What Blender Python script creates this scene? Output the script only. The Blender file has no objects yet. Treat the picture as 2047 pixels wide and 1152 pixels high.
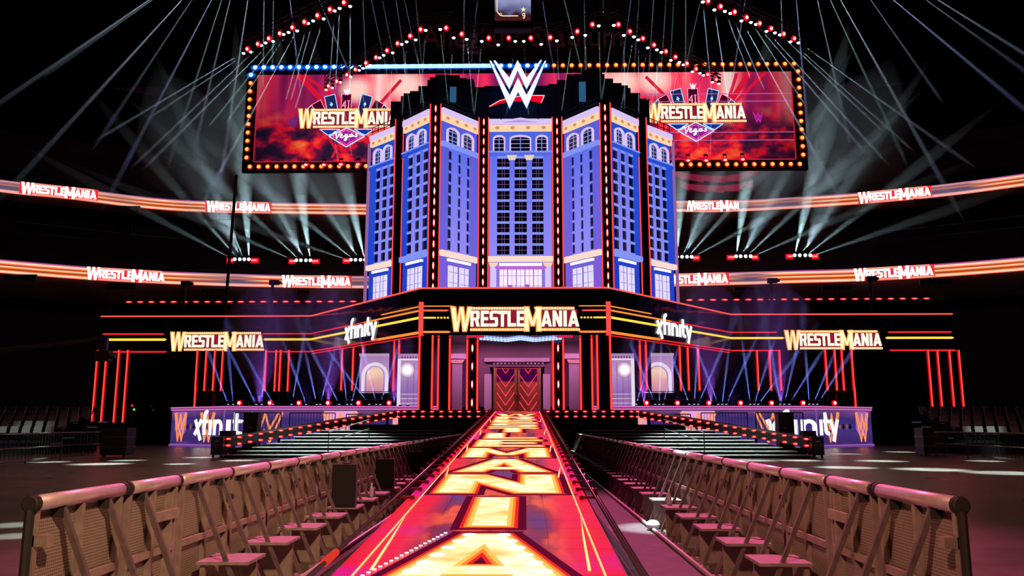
import bpy, math, random
from mathutils import Vector, Matrix
random.seed(7)
S = bpy.context.scene
COL = S.collection
PI = math.pi

# ------------------------------------------------------------------ camera
F, U0, V0 = 1640.0, 1023.5, 576.0
PITCH, YAW = math.atan(273 / F), math.atan(26.5 / F)
CAM = Vector((0.45, 0.0, 1.5))
cd = bpy.data.cameras.new('camera')
cam = bpy.data.objects.new('camera', cd)
COL.objects.link(cam)
cd.sensor_width = 36.0
cd.lens = 36.0 * F / 2047.0
cd.clip_end = 600
cam.location = CAM
cam.rotation_euler = (PI / 2 + PITCH, 0, YAW)
S.camera = cam
RM = Matrix.Rotation(YAW, 3, 'Z') @ Matrix.Rotation(PITCH, 3, 'X')
RX, FW, UP = RM @ Vector((1, 0, 0)), RM @ Vector((0, 1, 0)), RM @ Vector((0, 0, 1))


def ray(u, v):
    return FW + RX * ((u - U0) / F) + UP * ((V0 - v) / F)


def at_y(u, v, y):
    r = ray(u, v)
    return CAM + r * ((y - CAM.y) / r.y)


def at_z(u, v, z):
    r = ray(u, v)
    return CAM + r * ((z - CAM.z) / r.z)


# ------------------------------------------------------------------ render look, world, big lamps
S.view_settings.view_transform = 'Standard'
S.view_settings.look = 'None'
S.view_settings.exposure = 0.0
S.view_settings.gamma = 1.0
S.view_settings.use_curve_mapping = False
cy = S.cycles
cy.use_light_tree = True
cy.max_bounces = 5
cy.diffuse_bounces = 2
cy.glossy_bounces = 3
cy.transmission_bounces = 3
cy.transparent_max_bounces = 12
cy.volume_bounces = 0
cy.sample_clamp_indirect = 4.0
cy.caustics_reflective = False
cy.caustics_refractive = False
cy.use_denoising = True
W = bpy.data.worlds.new('arena_dark')
S.world = W
W.use_nodes = True
W.node_tree.nodes['Background'].inputs[0].default_value = (0.35, 0.12, 0.3, 1)
W.node_tree.nodes['Background'].inputs[1].default_value = 0.010


def spot(loc, target, energy, color, size_deg, blend=0.3, radius=0.1):
    l = bpy.data.lights.new('spot_lamp', 'SPOT')
    l.energy = energy
    l.color = color
    l.spot_size = math.radians(size_deg)
    l.spot_blend = blend
    l.shadow_soft_size = radius
    o = bpy.data.objects.new('spot_lamp', l)
    COL.objects.link(o)
    o.location = loc
    d = Vector(target) - Vector(loc)
    o.rotation_mode = 'QUATERNION'
    o.rotation_quaternion = d.to_track_quat('-Z', 'Y')
    return o


# warm house lamps over the ring, behind the camera
spot((4.6, -4.0, 9.0), (-2.2, 7.4, 0.5), 10500, (1.0, 0.52, 0.29), 34, 0.95, 0.35)
spot((-4.0, -4.0, 9.0), (2.8, 7.0, 0.5), 6600, (1.0, 0.42, 0.26), 32, 0.95, 0.35)
# rose wash from the overhead grid on floor and aisles
spot((0.5, 30.0, 30.0), (0.5, 12.0, 0.0), 105000, (1.0, 0.13, 0.34), 25, 0.7, 0.5)
spot((-20, 10.0, 30.0), (-18, 26.0, 0.0), 12000, (1.0, 0.36, 0.33), 60, 0.9, 0.5)
spot((22, 10.0, 30.0), (18, 26.0, 0.0), 12000, (1.0, 0.30, 0.33), 60, 0.9, 0.5)
spot((-9, 45.0, 29.0), (-9.5, 40.0, 0.5), 170000, (0.75, 1.0, 0.9), 15, 0.8, 0.3)
spot((9, 45.0, 29.0), (9.5, 40.0, 0.5), 140000, (0.75, 1.0, 0.9), 15, 0.8, 0.3)
# cold pools of light on the arena floor
POOL = (0.75, 1.0, 0.86)
POOLS = [(200, 928, 2.4, 1), (400, 915, 1.6, 1), (255, 921, 1.6, .9), (480, 921, 1.7, 1), (620, 928, 3.2, .8),
         (360, 928, 1.3, .9), (30, 1050, 0.9, .35), (30, 1072, 0.8, .3), (100, 924, 1.6, .7),
         (1690, 935, 2.2, 1), (1600, 921, 2.0, .9), (1760, 922, 2.2, .9), (1860, 939, 2.6, .9), (2010, 946, 2.6, .8),
         (1560, 937, 1.6, .8), (1800, 904, 1.8, .7), (1970, 922, 1.6, .8), (1500, 921, 2.4, .8), (1690, 908, 1.8, .6)]
for u, v, sz, k in POOLS:
    p = at_z(u, v, 0)
    spot((p.x * 0.8, p.y + 4, 29.0), p, 420000 * k, POOL, sz * 2.1, 0.9, 0.05)
spot((1.2, 13.5, 26.0), (2.42, 12.4, 0.3), 190000, (0.72, 1.0, 0.95), 3.6, 0.8, 0.05)
spot((1.6, 35.0, 26.0), (2.6, 35.0, 0.5), 260000, (0.72, 1.0, 0.95), 4.2, 0.7, 0.05)
spot((-27, 34.0, 29.0), (-26.0, 43.2, 1.4), 16000, (0.8, 1.0, 0.95), 7, 0.8, 0.2)
spot((26, 34.0, 29.0), (24.4, 43.7, 1.2), 32000, (0.8, 1.0, 0.95), 4.5, 0.8, 0.2)

# ------------------------------------------------------------------ helpers
CACHE = {}


def nodes_of(name):
    m = bpy.data.materials.new(name)
    m.use_nodes = True
    nt = m.node_tree
    nt.nodes.clear()
    out = nt.nodes.new('ShaderNodeOutputMaterial')
    return m, nt, out


def em(name, col, strength=1.0, sample=False):
    if name in CACHE:
        return CACHE[name]
    m, nt, out = nodes_of(name)
    e = nt.nodes.new('ShaderNodeEmission')
    e.inputs[0].default_value = (*col, 1)
    e.inputs[1].default_value = strength
    nt.links.new(e.outputs[0], out.inputs['Surface'])
    if not sample:
        m.cycles.emission_sampling = 'NONE'
    CACHE[name] = m
    return m


def pbr(name, col, rough=0.5, metal=0.0, var=0.0, vscale=3.0, bump=0.0, bscale=40.0, spec=0.5):
    if name in CACHE:
        return CACHE[name]
    m, nt, out = nodes_of(name)
    b = nt.nodes.new('ShaderNodeBsdfPrincipled')
    b.inputs['Base Color'].default_value = (*col, 1)
    b.inputs['Roughness'].default_value = rough
    b.inputs['Metallic'].default_value = metal
    b.inputs['Specular IOR Level'].default_value = spec
    tc = nt.nodes.new('ShaderNodeNewGeometry')
    if var > 0:
        n = nt.nodes.new('ShaderNodeTexNoise')
        n.inputs['Scale'].default_value = vscale
        n.inputs['Detail'].default_value = 6
        nt.links.new(tc.outputs['Position'], n.inputs['Vector'])
        r = nt.nodes.new('ShaderNodeMapRange')
        r.inputs[1].default_value = 0.25
        r.inputs[2].default_value = 0.75
        r.inputs[3].default_value = 1 - var
        r.inputs[4].default_value = 1 + var
        nt.links.new(n.outputs['Fac'], r.inputs[0])
        mx = nt.nodes.new('ShaderNodeVectorMath')
        mx.operation = 'SCALE'
        mx.inputs[0].default_value = col
        nt.links.new(r.outputs[0], mx.inputs['Scale'])
        nt.links.new(mx.outputs[0], b.inputs['Base Color'])
    if bump > 0:
        n2 = nt.nodes.new('ShaderNodeTexNoise')
        n2.inputs['Scale'].default_value = bscale
        nt.links.new(tc.outputs['Position'], n2.inputs['Vector'])
        bp = nt.nodes.new('ShaderNodeBump')
        bp.inputs['Strength'].default_value = bump
        bp.inputs['Distance'].default_value = 0.02
        nt.links.new(n2.outputs['Fac'], bp.inputs['Height'])
        nt.links.new(bp.outputs[0], b.inputs['Normal'])
    nt.links.new(b.outputs[0], out.inputs['Surface'])
    CACHE[name] = m
    return m


def ramp_node(nt, stops, interp='LINEAR'):
    r = nt.nodes.new('ShaderNodeValToRGB')
    r.color_ramp.interpolation = interp
    while len(r.color_ramp.elements) < len(stops):
        r.color_ramp.elements.new(0.5)
    for e, (p, c) in zip(r.color_ramp.elements, stops):
        e.position = p
        e.color = (*c, 1)
    return r


def screen_mat(name, axis, lo, hi, stops, strength=1.0, noise=0.0, nscale=0.5, nvec=(1, 1, 1), sample=True, dark=(0, 0, 0)):
    """An LED screen image: colour stops along one world axis, broken up by noise."""
    m, nt, out = nodes_of(name)
    g = nt.nodes.new('ShaderNodeNewGeometry')
    sp = nt.nodes.new('ShaderNodeSeparateXYZ')
    nt.links.new(g.outputs['Position'], sp.inputs[0])
    mr = nt.nodes.new('ShaderNodeMapRange')
    mr.inputs[1].default_value = lo
    mr.inputs[2].default_value = hi
    nt.links.new(sp.outputs['XYZ'.index(axis)], mr.inputs[0])
    src = mr.outputs[0]
    if noise > 0:
        vm = nt.nodes.new('ShaderNodeVectorMath')
        vm.operation = 'MULTIPLY'
        vm.inputs[1].default_value = nvec
        nt.links.new(g.outputs['Position'], vm.inputs[0])
        n = nt.nodes.new('ShaderNodeTexNoise')
        n.inputs['Scale'].default_value = nscale
        n.inputs['Detail'].default_value = 3
        nt.links.new(vm.outputs[0], n.inputs['Vector'])
        ma = nt.nodes.new('ShaderNodeMath')
        ma.operation = 'MULTIPLY_ADD'
        ma.inputs[1].default_value = noise
        nt.links.new(n.outputs['Fac'], ma.inputs[0])
        sb = nt.nodes.new('ShaderNodeMath')
        sb.operation = 'SUBTRACT'
        sb.inputs[1].default_value = noise * 0.5
        nt.links.new(src, sb.inputs[0])
        nt.links.new(sb.outputs[0], ma.inputs[2])
        src = ma.outputs[0]
    r = ramp_node(nt, stops)
    nt.links.new(src, r.inputs[0])
    e = nt.nodes.new('ShaderNodeEmission')
    e.inputs[1].default_value = strength
    nt.links.new(r.outputs[0], e.inputs[0])
    nt.links.new(e.outputs[0], out.inputs['Surface'])
    if not sample:
        m.cycles.emission_sampling = 'NONE'
    return m


class MB:
    def __init__(self):
        self.v, self.f = [], []

    def quad(self, a, b, c, d):
        i = len(self.v)
        self.v += [Vector(p) for p in (a, b, c, d)]
        self.f.append((i, i + 1, i + 2, i + 3))
        return self

    def poly(self, pts):
        i = len(self.v)
        self.v += [Vector(p) for p in pts]
        self.f.append(tuple(range(i, i + len(pts))))
        return self

    def hexa(self, p):
        """8 corners: bottom ring 0-3, top ring 4-7"""
        i = len(self.v)
        self.v += [Vector(q) for q in p]
        for a, b, c, d in ((3, 2, 1, 0), (4, 5, 6, 7), (0, 1, 5, 4), (1, 2, 6, 5), (2, 3, 7, 6), (3, 0, 4, 7)):
            self.f.append((i + a, i + b, i + c, i + d))
        return self

    def box(self, x0, x1, y0, y1, z0, z1):
        return self.hexa([(x0, y0, z0), (x1, y0, z0), (x1, y1, z0), (x0, y1, z0),
                          (x0, y0, z1), (x1, y0, z1), (x1, y1, z1), (x0, y1, z1)])

    def prism(self, pts, d):
        """pts planar ring, d extrusion vector"""
        n = len(pts)
        i = len(self.v)
        d = Vector(d)
        self.v += [Vector(p) for p in pts] + [Vector(p) + d for p in pts]
        self.f.append(tuple(range(i + n - 1, i - 1, -1)))
        self.f.append(tuple(range(i + n, i + 2 * n)))
        for k in range(n):
            self.f.append((i + k, i + (k + 1) % n, i + n + (k + 1) % n, i + n + k))
        return self

    def bar(self, p, q, w, h, up=(0, 0, 1)):
        p, q = Vector(p), Vector(q)
        d = (q - p).normalized()
        s = d.cross(Vector(up))
        if s.length < 1e-4:
            s = d.cross(Vector((1, 0, 0)))
        s.normalize()
        t = s.cross(d).normalized()
        a, b = s * (w / 2), t * (h / 2)
        return self.prism([p - a - b, p + a - b, p + a + b, p - a + b], q - p)

    def tube(self, p, q, r, n=8, r2=None, cap=True):
        p, q = Vector(p), Vector(q)
        r2 = r if r2 is None else r2
        d = (q - p).normalized()
        s = d.orthogonal().normalized()
        t = d.cross(s)
        i = len(self.v)
        for c, rr in ((p, r), (q, r2)):
            for k in range(n):
                a = 2 * PI * k / n
                self.v.append(c + (s * math.cos(a) + t * math.sin(a)) * rr)
        for k in range(n):
            self.f.append((i + k, i + (k + 1) % n, i + n + (k + 1) % n, i + n + k))
        if cap:
            self.f.append(tuple(range(i + n - 1, i - 1, -1)))
            self.f.append(tuple(range(i + n, i + 2 * n)))
        return self

    def pipe(self, pts, r, n=6):
        for a, b in zip(pts, pts[1:]):
            self.tube(a, b, r, n)
        return self

    def ball(self, c, r, sx=1, sy=1, sz=1, n=8, m=5):
        c = Vector(c)
        i = len(self.v)
        for a in range(m + 1):
            th = PI * a / m
            for k in range(n):
                ph = 2 * PI * k / n
                self.v.append(c + Vector((r * sx * math.sin(th) * math.cos(ph), r * sy * math.sin(th) * math.sin(ph), r * sz * math.cos(th))))
        for a in range(m):
            for k in range(n):
                self.f.append((i + a * n + k, i + (a + 1) * n + k, i + (a + 1) * n + (k + 1) % n, i + a * n + (k + 1) % n))
        return self

    def lathe(self, c, prof, n=12, axis=(0, 0, 1)):
        """prof: list of (radius, height along axis)"""
        c, ax = Vector(c), Vector(axis).normalized()
        s = ax.orthogonal().normalized()
        t = ax.cross(s)
        i = len(self.v)
        for r, h in prof:
            for k in range(n):
                a = 2 * PI * k / n
                self.v.append(c + ax * h + (s * math.cos(a) + t * math.sin(a)) * max(r, 1e-4))
        for a in range(len(prof) - 1):
            for k in range(n):
                self.f.append((i + a * n + k, i + a * n + (k + 1) % n, i + (a + 1) * n + (k + 1) % n, i + (a + 1) * n + k))
        self.f.append(tuple(range(i + n - 1, i - 1, -1)))
        j = i + (len(prof) - 1) * n
        self.f.append(tuple(range(j, j + n)))
        return self


def link(name, data, parent=None):
    o = bpy.data.objects.new(name, data)
    COL.objects.link(o)
    if parent is not None:
        o.parent = parent
    return o


def wloc(o):
    l = Vector((0, 0, 0))
    while o is not None:
        l += o.location
        o = o.parent
    return l


def mesh(name, mb, mat, off=(0, 0, 0), smooth=False):
    off = Vector(off)
    m = bpy.data.meshes.new(name)
    m.from_pydata([p - off for p in mb.v], [], mb.f)
    m.update()
    if smooth:
        m.polygons.foreach_set('use_smooth', [True] * len(m.polygons))
    if isinstance(mat, (list, tuple)):
        for x in mat:
            m.materials.append(x)
    else:
        m.materials.append(mat)
    return m


ONES = ['first', 'second', 'third', 'fourth', 'fifth', 'sixth', 'seventh', 'eighth', 'ninth', 'tenth', 'eleventh', 'twelfth', 'thirteenth', 'fourteenth', 'fifteenth', 'sixteenth', 'seventeenth', 'eighteenth', 'nineteenth', 'twentieth']
NTH = ONES + ['twenty-' + w for w in ONES[:9]] + ['thirtieth', 'thirty-first', 'thirty-second']


def tag(o, label=None, cat=None, group=None, kind=None):
    if label:
        o['label'] = label
    if cat:
        o['category'] = cat
    if group:
        o['group'] = group
    if kind:
        o['kind'] = kind
    return o


def thing(name, label, cat, loc=(0, 0, 0), group=None):
    o = link(name, None)
    o.location = loc
    o.empty_display_size = 0.2
    return tag(o, label, cat, group)


def part(name, mb, mat, parent, kind=None, label=None, smooth=False):
    o = link(name, mesh(name, mb, mat, wloc(parent), smooth), parent)
    return tag(o, label, None, None, kind)


def solo(name, mb, mat, label, cat, group=None, kind=None, base=None, smooth=False):
    if base is None:
        xs = [p.x for p in mb.v]; ys = [p.y for p in mb.v]; zs = [p.z for p in mb.v]
        base = ((min(xs) + max(xs)) / 2, (min(ys) + max(ys)) / 2, min(zs))
    o = link(name, mesh(name, mb, mat, base, smooth))
    o.location = base
    return tag(o, label, cat, group, kind)


def struct(name, mb, mat, label=None, smooth=False):
    o = link(name, mesh(name, mb, mat, smooth=smooth))
    return tag(o, label, None, None, 'structure')


def copy_tree(o, parent=None, loc=None):
    c = o.copy()
    COL.objects.link(c)
    c.parent = parent
    if loc is not None:
        c.location = loc
    for ch in list(o.children):
        copy_tree(ch, c)
    return c


class Frame:
    """a flat 2D sheet in space: origin, x axis, y axis, and the normal towards the viewer"""
    def __init__(self, o, ux, uy):
        self.o, self.ux, self.uy = Vector(o), Vector(ux), Vector(uy)
        self.n = self.ux.cross(self.uy).normalized()

    def p(self, x, y, d=0.0):
        return self.o + self.ux * x + self.uy * y + self.n * d


def ccw(p):
    a = sum(p[i][0] * p[(i + 1) % len(p)][1] - p[(i + 1) % len(p)][0] * p[i][1] for i in range(len(p)))
    return list(p) if a > 0 else list(reversed(p))


def plates(polys, fr, d0, d1, mb=None):
    mb = mb or MB()
    for p in polys:
        p = ccw(p)
        mb.prism([fr.p(x, y, d0) for x, y in p], fr.n * (d1 - d0))
    return mb


def grow(poly, d):
    """offset a convex polygon outwards"""
    p = ccw(poly)
    n = len(p)
    out = []
    for i in range(n):
        a, b, c = Vector(p[i - 1]), Vector(p[i]), Vector(p[(i + 1) % n])
        e1, e2 = (b - a), (c - b)
        if e1.length < 1e-6 or e2.length < 1e-6:
            continue
        e1.normalize(); e2.normalize()
        n1, n2 = Vector((e1.y, -e1.x)), Vector((e2.y, -e2.x))
        m = n1 + n2
        k = max(m.length_squared, 0.5)
        out.append(tuple(b + m * (2 * d / k)))
    return out


def rect(x0, x1, y0, y1):
    return [(x0, y0), (x1, y0), (x1, y1), (x0, y1)]


def xf(polys, sx, sy, ox=0.0, oy=0.0, skew=0.0):
    return [[(ox + x * sx + skew * y * sy, oy + y * sy) for x, y in p] for p in polys]


def stroke(pts, w, n=8, joints=True):
    out = []
    for a, b in zip(pts, pts[1:]):
        a, b = Vector(a), Vector(b)
        d = (b - a)
        if d.length < 1e-6:
            continue
        d.normalize()
        s = Vector((-d.y, d.x)) * (w / 2)
        out.append([tuple(a - s), tuple(b - s), tuple(b + s), tuple(a + s)])
    if joints:
        for c in pts[1:-1]:
            out.append([(c[0] + w / 2 * math.cos(2 * PI * k / n), c[1] + w / 2 * math.sin(2 * PI * k / n)) for k in range(n)])
    return out


def arc(cx, cy_, rx, ry, a0, a1, n=8):
    return [(cx + rx * math.cos(math.radians(a0 + (a1 - a0) * k / n)), cy_ + ry * math.sin(math.radians(a0 + (a1 - a0) * k / n))) for k in range(n + 1)]


# block letters in a unit box
def glyphs(c):
    R = rect
    return {
        'I': [R(0, 1, 0, 1)],
        'T': [R(0, 1, .78, 1), R(.33, .67, 0, 1)],
        'L': [R(0, .38, 0, 1), R(0, 1, 0, .22)],
        'E': [R(0, .38, 0, 1), R(0, 1, 0, .2), R(0, .9, .4, .6), R(0, 1, .8, 1)],
        'R': [R(0, .34, 0, 1), R(0, .85, .82, 1), [(.62, .45), (.96, .5), (.96, .95), (.85, 1), (.62, 1)], R(0, .85, .4, .57), [(.42, .5), (.78, .5), (1, 0), (.64, 0)]],
        'S': [[(.1, .82), (1, .82), (1, 1), (.2, 1), (.05, .92)], R(.02, .38, .5, .92), [(.02, .58), (.1, .42), (.92, .42), (.98, .5), (.9, .6)], R(.62, .98, .08, .5), [(0, 0), (.82, 0), (.96, .08), (.9, .2), (0, .2)]],
        'N': [R(0, .32, 0, 1), R(.68, 1, 0, 1), [(0, 1), (.36, 1), (1, 0), (.64, 0)]],
        'A': [[(0, 0), (.31, 0), (.62, 1), (.36, 1)], [(.69, 0), (1, 0), (.64, 1), (.38, 1)], R(.22, .78, .17, .36)],
        'M': [R(0, .27, 0, 1), R(.73, 1, 0, 1), [(0, 1), (.25, 1), (.59, .22), (.41, .22)], [(.75, 1), (1, 1), (.59, .22), (.41, .22)]],
        'W': [[(0, 1), (.23, 1), (.37, 0), (.17, 0)], [(.43, 1), (.53, 1), (.36, 0), (.25, 0)], [(.46, 1), (.61, 1), (.76, 0), (.59, 0)], [(.81, 1), (1, 1), (.76, 0), (.65, 0)]],
    }[c]


# the title lettering, in sign units: 1215 wide, 220 high, y up
TITLE = [('W', 0, 195, 0, 218), ('R', 185, 275, 40, 185), ('E', 282, 360, 40, 185), ('S', 364, 447, 40, 185), ('T', 442, 530, 40, 185),
         ('L', 533, 613, 40, 185), ('E', 620, 695, 40, 185), ('M', 693, 848, 0, 218), ('A', 848, 950, 40, 185), ('N', 956, 1046, 40, 185),
         ('I', 1058, 1090, 40, 185), ('A', 1100, 1206, 40, 185)]
BARS = [[(180, 192), (690, 192), (690, 220), (172, 220)], [(182, 0), (695, 0), (695, 27), (182, 27)],
        [(790, 192), (1165, 192), (1160, 220), (780, 220)], [(845, 0), (1215, 0), (1208, 27), (845, 27)]]


def title_polys():
    return [(c, xf(glyphs(c), x1 - x0, y1 - y0, x0, y0)) for c, x0, x1, y0, y1 in TITLE]


M_CREAM = em('sign_cream', (1.0, 0.84, 0.66), 1.25, True)
M_GOLD = em('sign_gold', (1.0, 0.36, 0.06), 1.05, True)
M_BULB = em('sign_bulb', (1.0, 0.80, 0.5), 2.2)
M_WINE = em('sign_wine', (0.30, 0.01, 0.03), 1.0)
M_REDPLATE = em('sign_red', (0.85, 0.03, 0.05), 1.0)


def title_sign(name, label, fr, group=None, cream=None, gold=None, plate=None, pad=0, hung=0.06, bulbs=True, parent=None):
    """lit title lettering on a Frame measured in sign units"""
    cream, gold, plate = cream or M_CREAM, gold or M_GOLD, plate or M_WINE
    big_fill = em('sign_big_fill', (1.0, 0.74, 0.42), 1.35, True)
    s = fr.ux.length
    c = fr.p(607, 110)
    t = thing(name, label, 'sign', fr.p(607, 0), group) if parent is None else parent
    if pad:
        part('backing', plates([rect(-pad, 1215 + pad, -pad, 220 + pad)], fr, hung * .2, hung * .4), plate, t)
    else:
        part('backing', plates([rect(190, 690, 24, 196), rect(850, 1190, 24, 196)], fr, hung * .2, hung * .45), plate, t)
    for ch, ps in title_polys():
        big = ch in 'WM'
        o = part('letter_outline', plates([grow(p, 7 if big else 4) for p in ps], fr, hung * .5, hung * (1.1 if big else .8)), gold if big else em('sign_shade', (0.05, 0.0, 0.0), 1), t)  # small letters get a dark outline, big ones a gold one
        part('letter', plates(ps if not big else [grow(p, -3) for p in ps], fr, hung * (1.1 if big else .8), hung * (1.6 if big else 1.4)), big_fill if big else cream, t)
    for b in BARS:
        o = part('frame_bar', plates([b], fr, hung * .45, hung * .9), gold, t)
        if bulbs:
            mb = MB()
            x0, x1 = b[0][0] + 12, b[1][0] - 10
            y = (b[0][1] + b[2][1]) / 2
            k = int((x1 - x0) / 24)
            for i in range(k + 1):
                x = x0 + (x1 - x0) * i / k
                plates([[(x + 8 * math.cos(a * PI / 3), y + 8 * math.sin(a * PI / 3)) for a in range(6)]], fr, hung * .9, hung * 1.3, mb)
            part('bulb_row', mb, M_BULB, o, kind='stuff')
    return t


# the other sponsor word, x-height 1, baseline 0
def telecom_polys():
    w = .25
    L = []
    L.append(stroke([(0.0, 0.0), (.62, 1.0)], w) + stroke([(.02, 1.0), (.62, -.35)], w))
    L.append(stroke([(.95, 0), (.95, 1.25)] + arc(1.22, 1.27, .27, .27, 180, 90, 6), w) + [rect(.74, 1.3, .78, 1.0)])
    L.append([rect(1.42, 1.67, 0, 1.0)])
    L.append([rect(1.84, 2.09, 0, 1.0)] + stroke([(2.0, .62)] + arc(2.29, .6, .3, .3, 170, 0, 8) + [(2.59, 0)], w))
    L.append([rect(2.88, 3.13, 0, 1.0)])
    L.append(stroke([(3.42, 1.45), (3.42, .35)] + arc(3.66, .33, .24, .22, 180, 290, 6), w) + [rect(3.24, 3.76, .78, 1.0)])
    L.append(stroke([(3.9, 1.0), (4.2, .1)], w) + stroke([(4.58, 1.0), (4.1, -.4)], w))
    return L


# the double-W emblem, traced in a 0..1 square (x right, y up)
def emblem_polys():
    def q(pts):
        return [((x - 310) / 925.0, (975 - y) / 790.0) for x, y in pts]
    upper = [q([(385, 192), (405, 188), (640, 480), (640, 660)]), q([(640, 480), (775, 186), (775, 345), (640, 660)]),
             q([(775, 186), (920, 480), (920, 660), (775, 345)]), q([(920, 480), (1158, 186), (1168, 186), (920, 660)])]
    lower = [q([(318, 195), (333, 190), (645, 770), (642, 972)]), q([(645, 770), (782, 480), (782, 700), (642, 972)]),
             q([(782, 480), (920, 770), (922, 972), (782, 700)]), q([(920, 770), (1226, 200), (1238, 200), (922, 972)])]
    tp = [(310, 935), (380, 885), (470, 840), (580, 812), (800, 770), (1010, 758), (1212, 762)]
    bt = [(310, 940), (400, 908), (480, 880), (580, 858), (800, 845), (1000, 842), (1160, 878)]
    slash = [q([tp[i], tp[i + 1], bt[i + 1], bt[i]]) for i in range(6)]
    slash[0] = q([tp[0], tp[1], bt[1]])
    return upper, lower, slash


def outline(polys_pts, w):
    return stroke(list(polys_pts) + [polys_pts[0]], w)


def emblem_outline(w):
    """open neon strokes that trace the emblem"""
    P = [[(.0, .99), (.36, .0), (.50, .36), (.66, .0), (1, .99)], [(.08, 1), (.36, .40), (.50, .80), (.66, .40), (.92, 1)],
         [(.06, .99), (.36, .26), (.50, .62), (.66, .26), (.94, .99)]]
    return [p for a in P[:2] for p in stroke(a, w)]


# ------------------------------------------------------------------ shared materials
BLACK = pbr('black_paint', (0.008, 0.007, 0.009), 0.45)
BLACKMATT = pbr('black_cloth', (0.01, 0.009, 0.011), 0.9)
GLOSS = pbr('gloss_black', (0.012, 0.008, 0.014), 0.08, 0.0)
STEEL = pbr('worn_steel', (0.42, 0.38, 0.36), 0.38, 0.75, 0.2, 9)
RAILM = pbr('bright_rail', (0.72, 0.62, 0.66), 0.42, 0.6, 0.12, 14)
TIMBER = pbr('step_board_grey', (0.24, 0.19, 0.21), 0.7, 0, 0.25, 14)
RUBBER = pbr('black_rubber', (0.012, 0.012, 0.012), 0.7)
DARKWALL = pbr('dark_concrete', (0.045, 0.04, 0.045), 0.8, 0, 0.3, 0.4)
SEATM = pbr('seat_plastic', (0.05, 0.045, 0.05), 0.5)
NEON = em('neon_core', (1.0, 0.075, 0.045), 1.5)
NEONG = em('neon_diffuser', (0.85, 0.004, 0.012), 1.0)
REDDOT = em('red_lamp_core', (1.0, 0.16, 0.12), 2.2)
REDHOT = em('red_lamp_hot', (1.0, 0.38, 0.30), 2.6)
REDGLOW = em('red_lamp_rim', (0.95, 0.0, 0.02), 1.0)
WHITEDOT = em('white_lamp_lens', (0.85, 0.97, 1.0), 3.0)
YELLOW = em('yellow_line', (1.0, 0.62, 0.05), 1.3)
REDLINE = em('red_line', (0.9, 0.02, 0.03), 1.0)
ORANGE = em('orange_line', (1.0, 0.25, 0.03), 1.2)
HOTRED = em('hot_red_line', (1.0, 0.08, 0.06), 1.4)
BLUEDOT = em('blue_bulb', (0.35, 0.75, 1.0), 2.5)
AMBER = em('amber_bulb', (1.0, 0.36, 0.08), 2.0)
WHITEEM = em('white_letter', (0.95, 0.95, 1.0), 1.3, True)


def neon(mb_core, mb_glow, p, q, r=0.045):
    mb_core.tube(p, q, r, 6)
    d = (Vector(q) - Vector(p)).normalized()
    off = Vector((0, 0.06, 0))
    mb_glow.tube(Vector(p) + off, Vector(q) + off, r * 2.0, 6)  # wider glowing tube stands in for the red halo of the core

# ------------------------------------------------------------------ floor
def floor_mat():
    m, nt, out = nodes_of('arena_floor')
    b = nt.nodes.new('ShaderNodeBsdfPrincipled')
    g = nt.nodes.new('ShaderNodeNewGeometry')
    n = nt.nodes.new('ShaderNodeTexNoise')
    n.inputs['Scale'].default_value = 0.7
    n.inputs['Detail'].default_value = 8
    n.inputs['Roughness'].default_value = 0.65
    nt.links.new(g.outputs['Position'], n.inputs['Vector'])
    r = ramp_node(nt, [(0.3, (0.055, 0.042, 0.042)), (0.52, (0.10, 0.08, 0.08)), (0.75, (0.15, 0.125, 0.12))])
    nt.links.new(n.outputs['Fac'], r.inputs[0])
    nt.links.new(r.outputs[0], b.inputs['Base Color'])
    r2 = nt.nodes.new('ShaderNodeMapRange')
    r2.inputs[3].default_value = 0.16
    r2.inputs[4].default_value = 0.48
    nt.links.new(n.outputs['Fac'], r2.inputs[0])
    nt.links.new(r2.outputs[0], b.inputs['Roughness'])
    nt.links.new(b.outputs[0], out.inputs['Surface'])
    return m


struct('floor', MB().box(-95, 95, -16, 118, -0.3, 0.0), floor_mat(), 'dark scuffed concrete arena floor')
MATM = pbr('floor_mat_rubber', (0.05, 0.042, 0.05), 0.75, 0, 0.35, 5)
solo('aisle_matting', MB().box(1.64, 2.21, 3.0, 36.0, 0.002, 0.012), MATM, 'dark rubber matting in the aisle right of the lit ramp', 'floor mat')


# ------------------------------------------------------------------ ramp
def rz(y):
    return 0.06 + 0.055 * (y - 8.0)


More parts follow.
